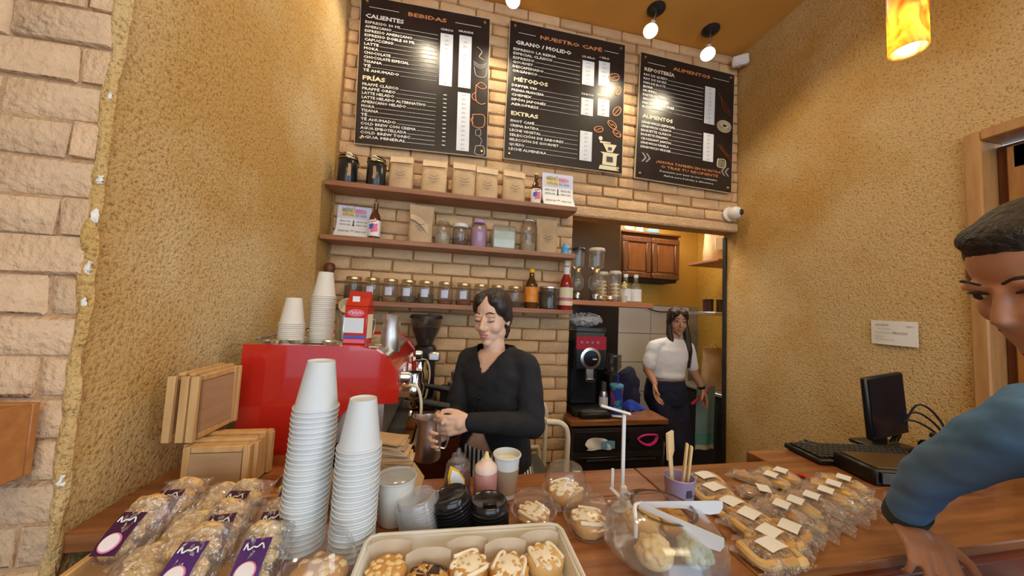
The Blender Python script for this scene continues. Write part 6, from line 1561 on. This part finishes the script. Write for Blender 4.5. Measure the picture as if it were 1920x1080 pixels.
def head(mb, M, s=1.0, male=False):
    K = M @ Matrix.Diagonal((s, s, s, 1))
    B = lambda c, r_, nu=18, nv=12: mb.ball(c, r_, nu, nv, M=K)
    B((0, -.012, .040), (.072, .092, .086), 24, 16)
    B((0, .022, -.012), (.063, .066, .085), 24, 16)
    B((0, .036, -.062), (.046, .046, .046)); B((0, .066, -.094), (.022, .020, .018))
    for x in (-1, 1):
        B((x * .036, .050, -.026), (.026, .030, .030)); B((x * .047, .012, -.060), (.016, .030, .030))
        B((x * .072, -.006, -.006), (.009, .018, .030)); B((x * .011, .096, -.030), (.009, .010, .008))
        B((x * .030, .074, .026), (.022, .013, .009))
    mb.tube([tuple(K @ Vector(p)) for p in ((0, .080, .022), (0, .096, -.002), (0, .110, -.024), (0, .100, -.034))], [.008 * s, .009 * s, .012 * s, .009 * s], 10)
    B((0, .104, -.026), (.011, .012, .010)); B((0, .086, -.054), (.022, .011, .008)); B((0, .085, -.068), (.019, .011, .009))
    if male: B((0, .072, -.092), (.030, .022, .022))
def face_parts(t, M, s, off, eyes='down', browm='hair_black', lipm='lips'):
    K = Matrix.Translation((-off[0], -off[1], -off[2])) @ M @ Matrix.Diagonal((s, s, s, 1))
    for x in (-1, 1):
        b = MB(); b.tube([K @ Vector(p) for p in bez([(x * .013, .0895, .034), (x * .030, .0885, .042), (x * .050, .0715, .035)], 4)], [.0022 * s] * 4 + [.0030 * s] * 3 + [.0012 * s] * 2, 6); part('eyebrow', b, browm, t)
        if eyes == 'down':
            b = MB(); b.ball((x * .031, .0745, .010), (.0165, .0100, .0105), 14, 10, M=K); part('eyelid', b, 'skin_a', t)
            b = MB(); b.tube([K @ Vector(p) for p in bez([(x * .017, .0835, .004), (x * .031, .0868, .0005), (x * .047, .0765, .005)], 4)], .0018 * s, 6); part('eyelash', b, 'hair_black', t)
        else:
            b = MB(); b.ball((x * .031, .0725, .010), (.0150, .0115, .0080), 14, 10, M=K); e = part('eye', b, 'eye_white', t)
            b = MB(); b.ball((x * .031, .0815, .010), (.0062, .0035, .0068), 12, 8, M=K); part('iris', b, 'hair_black', e)
            b = MB(); b.tube([K @ Vector(p) for p in bez([(x * .016, .0815, .014), (x * .031, .0855, .0185), (x * .047, .0745, .014)], 4)], .0022 * s, 6); part('eyelash', b, 'hair_black', t)
    b = MB(); b.ball((0, .0895, -.0545), (.0205, .0085, .0052), 16, 8, M=K); b.ball((0, .0885, -.0655), (.0175, .0088, .0062), 16, 8, M=K); part('lips', b, lipm, t)
def hand(mb, wrist, D, U, N, s=1.0, curl=((.5, .6, .4),) * 4, thumb=((.7, .5, .4), (.5, .2, .5)), spread=.06, rw=.021):
    """D fingers, U thumb side, N palm side."""
    D, U, N = (Vector(v).normalized() for v in (D, U, N)); w = Vector(wrist)
    kn = []
    for i, (u0, u1, ln) in enumerate(((.015, .030, .086), (.005, .010, .089), (-.006, -.011, .085), (-.015, -.029, .078))):
        k = w + D * ln * s + U * u1 * s; kn.append(k)
        caps(mb, [w + U * u0 * s, w + D * .045 * s + U * (u0 + u1) * .55 * s, k], [.0125 * s, .0135 * s, .0108 * s], 10)
    mb.ball(w + D * .045 * s, .024 * s, 12, 8)
    for i, k in enumerate(kn):
        L = (.044, .049, .045, .035)[i] * s; r_ = (.0092, .0096, .0090, .0080)[i] * s
        a = 0.0; p = k; pts = [p]; rr_ = [r_ * 1.08]
        sp = U * (spread * (1.5 - i))
        for j, f in enumerate((1.0, .62, .50)):
            a += curl[i][j]
            d = (D * math.cos(a) + N * math.sin(a) + sp * (1 if j == 0 else .3)).normalized()
            p = p + d * L * f; pts.append(p); rr_.append(r_ * (.98, .90, .78)[j])
        caps(mb, pts, rr_, 10)
    p0 = w + D * .022 * s + U * .020 * s + N * .006 * s
    t1 = (D * thumb[0][0] + U * thumb[0][1] + N * thumb[0][2]).normalized(); t2 = (D * thumb[1][0] + U * thumb[1][1] + N * thumb[1][2]).normalized()
    p1 = p0 + t1 * .040 * s; p2 = p1 + (t1 + t2).normalized() * .030 * s; p3 = p2 + t2 * .024 * s
    caps(mb, [p0, p1, p2, p3], [.0145 * s, .0120 * s, .0105 * s, .0088 * s], 10)
def clothe(t, name, mb, m, off, voxel=.008, it=5, label=None, disp=.0035, cut=None):
    me = fuse(mb, name, m, voxel, it, off, disp if 'hair' not in name else 0)
    if cut:
        bm = bmesh.new(); bm.from_mesh(me)
        bmesh.ops.delete(bm, geom=[f for f in bm.faces if cut(f.calc_center_median() + Vector(off))], context='FACES')
        bm.to_mesh(me); bm.free()
    o = link(name, me, t)
    if label: o['label'] = label
    return o

# ---------------------------------------------------------------- barista
OB = (.235, 1.42, 0)
t = thing('person', 'woman in black cardigan and striped trousers frothing milk behind the counter', 'person', OB)
FB = Vector((-.66, -.75, 0)).normalized(); LB = Vector((-FB.y, FB.x, 0))
HM = frame((.200, 1.425, 1.456), (-.56, -.80, -.20)); HS = .97
c0 = [((.240, 1.44, .80), .155, .110), ((.238, 1.435, .90), .150, .105), ((.236, 1.43, 1.02), .125, .090), ((.232, 1.425, 1.12), .140, .100), ((.228, 1.425, 1.22), .152, .097), ((.226, 1.428, 1.28), .130, .075), ((.224, 1.43, 1.315), .075, .055)]
rs, ls = Vector((.228, 1.425, 1.256)) - LB * .148, Vector((.228, 1.425, 1.260)) + LB * .148
le, lw = Vector((.352, 1.255, 1.055)), Vector((.112, 1.165, 1.100))
re, rw_ = Vector((.062, 1.44, 1.035)), Vector((.045, 1.225, 1.060))
def barista_limbs(mb, g, hands=True):
    caps(mb, [ls, le, lw], [.046 + g, .040 + g * 1.1, .024 + g])
    caps(mb, [rs, re, rw_], [.046 + g, .040 + g * 1.1, .024 + g])
body = MB()
torso(body, c0, FB); barista_limbs(body, 0)
caps(body, [(.222, 1.428, 1.26), (.208, 1.425, 1.36), (.205, 1.43, 1.42)], [.050, .046, .050])
head(body, HM, HS)
hand(body, lw + Vector((-.006, 0, 0)), (-1, -.10, -.10), (.05, .1, 1), (-.1, 1, 0), .92, curl=((.5, .9, .7), (.6, .9, .7), (.7, .9, .7), (.8, .9, .7)), thumb=((1.0, .55, .3), (1.0, -.05, .3)), spread=.05)
hand(body, rw_, (-.75, -.6, -.05), (-.1, 0, 1), (.6, -.75, 0), .9, curl=((.5, .8, .6),) * 4)
for x in (-.085, .085):
    hip = Vector((.240, 1.44, .80)) + LB * x
    caps(body, [hip, hip + FB * .02 + Vector((0, 0, -.38)), hip + Vector((0, 0, -.74))], [.085, .056, .040])
    caps(body, [hip + Vector((0, 0, -.76)), hip + FB * .14 + Vector((0, 0, -.775))], [.034, .026])
o = link('body', fuse(body, 'body', 'skin_a', .0042, 4, OB), t)
card = MB()
cc = [(c, a, d) for c, a, d in c0[:-1]] + [((.224, 1.432, 1.318), .092, .066), ((.222, 1.434, 1.345), .062, .058)]
torso(card, cc, FB, .012); barista_limbs(card, .010)
for e in (ls, rs): caps(card, [Vector((.222, 1.436, 1.305)), e + Vector((0, 0, .006))], [.050, .052])
def card_cut(p):
    q = p - Vector((.230, 1.427, 0)); f = q.dot(FB); l = q.dot(LB)
    if p.z > 1.338: return True
    if f > .02 and p.z > 1.222 and abs(l) < (p.z - 1.222) * .62: return True
    return f > .03 and p.z < 1.025 and abs(l + .012) < (1.025 - p.z) * .72
g = clothe(t, 'cardigan', card, 'cardigan', OB, .0058, 6, 'black buttoned cardigan', cut=card_cut)
# ribbed edges of the open cardigan front, buttons
off = Vector(OB)
def onchest(z, l, d): return tuple(Vector((.232, 1.427, z)) + FB * d + LB * l - off)
b = MB(); b.tube(bez([onchest(1.222, .002, .098), onchest(1.15, -.004, .114), onchest(1.10, -.006, .113), onchest(1.03, .000, .104), onchest(1.005, .002, .103)], 5), .0060, 8, flat=.5); part('placket', b, 'cardigan', g)
for z in (1.185, 1.135, 1.085):
    b = MB(); b.ball(onchest(z, -.004, .120), .0055, 8, 6); part('button', b, 'black_gloss', g)
b = MB(); b.ball(onchest(1.208, 0, .064), (.045, .045, .040), 16, 10); part('undershirt', b, 'undershirt', t)
tr = MB()
torso(tr, [((.240, 1.44, .74), .150, .105), ((.240, 1.44, .82), .158, .114), ((.239, 1.437, .925), .148, .104)], FB, .006)
for x in (-.085, .085):
    hip = Vector((.240, 1.44, .80)) + LB * x
    caps(tr, [hip, hip + FB * .02 + Vector((0, 0, -.38)), hip + Vector((0, 0, -.70))], [.098, .075, .070])
clothe(t, 'trousers', tr, 'striped_cloth', OB, .008, 5, 'black and white striped trousers')
hair = MB()
Kh = HM @ Matrix.Diagonal((HS, HS, HS, 1))
HB = lambda c, r_: hair.ball(c, r_, 20, 14, M=Kh)
HB((0, -.024, .048), (.080, .094, .088)); HB((0, -.045, .0), (.075, .070, .078))
for x in (-1, 1):
    HB((x * .034, .012, .084), (.042, .060, .040)); HB((x * .056, .010, .056), (.026, .054, .046)); HB((x * .071, -.014, .018), (.014, .040, .045))
HB((0, -.105, -.035), (.040, .034, .038)); HB((-.01, -.110, -.075), (.024, .022, .032)); HB((-.015, -.10, -.10), (.013, .013, .024))
clothe(t, 'hair', hair, 'hair_black', OB, .0050, 8, 'black hair tied low at the nape')
face_parts(t, HM, HS, OB, 'down')
for x in (-.085, .085):
    hip = Vector((.240, 1.44, .0)) + LB * x - off
    b = MB(); b.ball(hip + FB * .05 + Vector((0, 0, .038)), (.055, .055, .038), 14, 8); b.ball(hip + FB * .12 + Vector((0, 0, .030)), (.05, .05, .030), 14, 8); part('shoe', b, 'black_matte', t)
# the pitcher she holds
pitcher(-.036, 1.165, .985, .045, .135, 'steel milk pitcher held in the barista hands', 0.05)

# ---------------------------------------------------------------- woman in the kitchen
OK_ = (1.95, 2.60, 0)
t = thing('person', 'woman in white shirt and navy trousers standing in the kitchen', 'person', OK_)
FK = Vector((-.10, -1, 0)).normalized(); LK = Vector((-FK.y, FK.x, 0))
HM2 = frame((2.020, 2.585, 1.452), (-.28, -.95, -.12)); H2 = .99
k0 = [((1.940, 2.62, .80), .165, .115), ((1.930, 2.61, .90), .150, .105), ((1.930, 2.60, 1.0), .135, .095), ((1.945, 2.60, 1.12), .150, .105), ((1.965, 2.60, 1.20), .165, .095), ((1.985, 2.60, 1.255), .140, .070), ((2.00, 2.60, 1.285), .07, .05)]
krs, kls = Vector((1.795, 2.59, 1.215)), Vector((2.145, 2.60, 1.215))
kre, krw = Vector((1.722, 2.56, 1.035)), Vector((1.722, 2.46, .935))
kle, klw = Vector((2.185, 2.58, 1.015)), Vector((2.238, 2.54, .885))
body = MB(); torso(body, k0, FK)
caps(body, [krs, kre, krw], [.046, .040, .024]); caps(body, [kls, kle, klw], [.046, .040, .024])
caps(body, [(1.995, 2.605, 1.25), (2.012, 2.60, 1.35), (2.018, 2.60, 1.42)], [.052, .046, .050])
head(body, HM2, H2)
hand(body, krw, (-.15, -.35, -.9), (-.8, -.5, .3), (.6, -.6, -.2), .95, curl=((.3, .4, .3), (.4, .5, .3), (.5, .5, .3), (.5, .5, .3)))
hand(body, klw, (.25, -.15, -.95), (-.3, -.9, 0), (-.9, .3, -.2), .95, curl=((.15, .2, .2), (.2, .25, .2), (.25, .3, .2), (.3, .3, .2)))
legs = []
for x, kn_, ft in ((-.085, (1.965, 2.50, .43), (1.985, 2.56, .06)), (.085, (2.060, 2.56, .43), (2.075, 2.62, .06))):
    hip = Vector((1.940, 2.62, .80)) + LK * x; legs.append((hip, kn_, ft)); caps(body, [hip, kn_, ft], [.090, .058, .040]); caps(body, [Vector(ft) + Vector((0, .02, -.02)), Vector(ft) + Vector((-.02, -.12, -.03))], [.034, .026])
link('body', fuse(body, 'body', 'skin_b', .0055, 3, OK_), t)
sh = MB(); torso(sh, [(c, a, d) for c, a, d in k0[2:-1]] + [((1.995, 2.60, 1.285), .085, .060), ((2.005, 2.60, 1.302), .060, .055)], FK, .016)
for e in (krs, kls): caps(sh, [Vector((2.0, 2.60, 1.28)), e + Vector((0, 0, .012))], [.050, .054])
sh.ball((1.935, 2.60, .985), (.165, .125, .06), 20, 12)
caps(sh, [krs, krs.lerp(kre, .75)], [.060, .060]); caps(sh, [kls, kls.lerp(kle, .75)], [.058, .056])
clothe(t, 'shirt', sh, 'tee_white', OK_, .009, 5, 'loose white short-sleeved shirt')
tr = MB(); torso(tr, [((1.940, 2.62, .74), .165, .12), ((1.938, 2.618, .84), .168, .122), ((1.932, 2.61, .945), .150, .108)], FK, .012)
for hip, kn_, ft in legs: caps(tr, [hip, kn_, Vector(ft) + Vector((0, 0, .02))], [.108, .090, .088])
clothe(t, 'trousers', tr, 'navy_cloth', OK_, .010, 5, 'navy trousers')
hair = MB(); Kh = HM2 @ Matrix.Diagonal((H2, H2, H2, 1))
HB = lambda c, r_: hair.ball(c, r_, 20, 14, M=Kh)
HB((0, -.022, .048), (.082, .098, .090)); HB((0, -.050, -.01), (.076, .065, .085))
for x in (-1, 1): HB((x * .036, .024, .080), (.042, .058, .038)); HB((x * .060, .018, .050), (.024, .052, .052)); HB((x * .070, .0, .01), (.018, .042, .060))
def hp(p): return tuple(Kh @ Vector(p))
caps(hair, [hp((.066, .0, -.01)), hp((.075, .035, -.10)), hp((.060, .085, -.20)), hp((.030, .100, -.27))], [.024, .027, .026, .016])
caps(hair, [hp((-.066, .0, -.01)), hp((-.080, .030, -.12)), hp((-.080, .080, -.24)), hp((-.085, .090, -.38))], [.026, .032, .032, .016])
clothe(t, 'hair', hair, 'hair_brown', OK_, .006, 6, 'long dark hair falling over both shoulders')
face_parts(t, HM2, H2, OK_, 'open', 'hair_brown')
b = MB(); b.lathe([(.029, -.010), (.031, 0), (.029, .010)], 16, M=Matrix.Translation(klw - Vector(OK_)) @ Vector((.25, -.15, -.95)).to_track_quat('Z', 'Y').to_matrix().to_4x4()); w_ = part('wristwatch', b, 'black_plastic', t)
b = MB(); b.ball(klw - Vector(OK_) + Vector((-.008, -.030, .005)), (.014, .006, .014), 10, 8); part('watch_face', b, 'black_gloss', w_)
for hip, kn_, ft in legs:
    p = Vector(ft) - Vector(OK_)
    b = MB(); b.ball((p.x - .005, p.y - .05, .036), (.045, .10, .036), 14, 8); part('shoe', b, 'black_matte', t)

# ---------------------------------------------------------------- man leaning on the counter
OM = (1.06, .24, 0)
t = thing('person', 'man in blue sweater leaning one hand on the counter', 'person', OM)
FM = Vector((-.25, .97, 0)).normalized(); LM = Vector((-FM.y, FM.x, 0))
HM3 = frame((.958, .345, 1.590), (-.84, .22, -.50)); H3 = 1.0
m0 = [((1.10, .16, .86), .175, .125), ((1.10, .17, .98), .170, .120), ((1.09, .19, 1.12), .185, .125), ((1.07, .22, 1.26), .200, .125), ((1.05, .25, 1.36), .175, .095), ((1.03, .27, 1.41), .09, .065)]
msl, mel, mwl = Vector((.920, .345, 1.370)), Vector((.975, .500, 1.205)), Vector((1.040, .580, 1.068))
msr, mer, mwr = Vector((1.23, .27, 1.345)), Vector((1.30, .24, 1.08)), Vector((1.28, .38, .90))
body = MB(); torso(body, m0, FM)
caps(body, [msl, mel, mwl], [.040, .032, .025]); caps(body, [msr, mer, mwr], [.048, .042, .028])
caps(body, [(1.02, .275, 1.39), (.975, .31, 1.46), (.935, .335, 1.53)], [.062, .058, .062])
head(body, HM3, H3, True)
hand(body, mwl + Vector((0, -.004, -.004)), (-.50, -.66, -.22), (.78, -.60, .0), (-.10, .12, -.98), .92, curl=((.55, .9, .6), (.6, 1.0, .6), (.65, 1.0, .6), (.7, 1.0, .6)), thumb=((.8, .65, -.1), (.9, .25, .4)))
hand(body, mwr, (-.3, .9, -.3), (-.3, 0, .95), (-.9, -.2, 0), 1.0)
mlegs = []
for x in (-.10, .10):
    hip = Vector((1.10, .16, .86)) + LM * x; kn_ = hip + Vector((0, .01, -.42)); ft = hip + Vector((0, -.01, -.80)); mlegs.append((hip, kn_, ft))
    caps(body, [hip, kn_, ft], [.095, .062, .044]); caps(body, [ft + Vector((0, 0, -.02)), ft + FM * .15 + Vector((0, 0, -.03))], [.038, .030])
link('body', fuse(body, 'body', 'skin_man', .0042, 4, OM), t)
sw = MB(); torso(sw, [(c, a, d) for c, a, d in m0[:-1]] + [((1.035, .265, 1.395), .105, .080)], FM, .022)
caps(sw, [msl, mel, mwl + (mel - mwl).normalized() * .035], [.056, .041, .034]); caps(sw, [msr, mer, mwr], [.066, .056, .040])
g = clothe(t, 'sweater', sw, 'sweater_blue', OM, .0065, 4, 'blue-grey knitted sweater', disp=.007)
b = MB(); d = (mwl - mel).normalized()
b.tube([mwl - d * .040 - Vector(OM), mwl - d * .012 - Vector(OM), mwl - d * .002 - Vector(OM)], [.036, .036, .035], 22); part('cuff', b, 'sweater_cuff', g, 'dark ribbed cuff')
b = MB()
ring = [Vector((1.028, .272, 1.405)) + Vector((.083 * math.cos(a), .070 * math.sin(a), .012 * math.cos(a))) - Vector(OM) for a in [2 * math.pi * k / 20 for k in range(21)]]
b.tube(ring, .010, 8); part('collar', b, 'sweater_blue', g)
tr = MB(); torso(tr, [((1.10, .16, .78), .175, .13), ((1.10, .16, .86), .178, .130), ((1.10, .17, .96), .172, .122)], FM, .010)
for hip, kn_, ft in mlegs: caps(tr, [hip, kn_, ft], [.112, .085, .075])
clothe(t, 'jeans', tr, 'jeans', OM, .010, 4, 'dark jeans')
hair = MB(); Kh = HM3 @ Matrix.Diagonal((H3, H3, H3, 1))
HB = lambda c, r_: hair.ball(c, r_, 22, 14, M=Kh)
HB((0, -.018, .054), (.0755, .0915, .0815)); HB((0, -.050, .0), (.072, .060, .062)); HB((0, .022, .096), (.057, .052, .030))
clothe(t, 'hair', hair, 'hair_short', OM, .005, 2, 'short dark hair')
face_parts(t, HM3, H3, OM, 'open', 'hair_short')
b = MB(); Kf = Matrix.Translation((-OM[0], -OM[1], -OM[2])) @ Kh
b.ball((0, .078, -.094), (.024, .017, .020), 14, 10, M=Kf); b.ball((0, .095, -.046), (.022, .006, .004), 12, 8, M=Kf); part('beard', b, 'hair_short', t, 'dark goatee')
for x in (-1, 1):
    b = MB(); b.ball((x * .0635, .020, .018), (.010, .026, .034), 12, 8, M=Kf); part('sideburn', b, 'stubble', t)
for hip, kn_, ft in mlegs:
    p = ft - Vector(OM)
    b = MB(); b.ball(p + FM * .06 + Vector((0, 0, -.02)), (.06, .11, .040), 14, 8); part('shoe', b, 'black_matte', t)
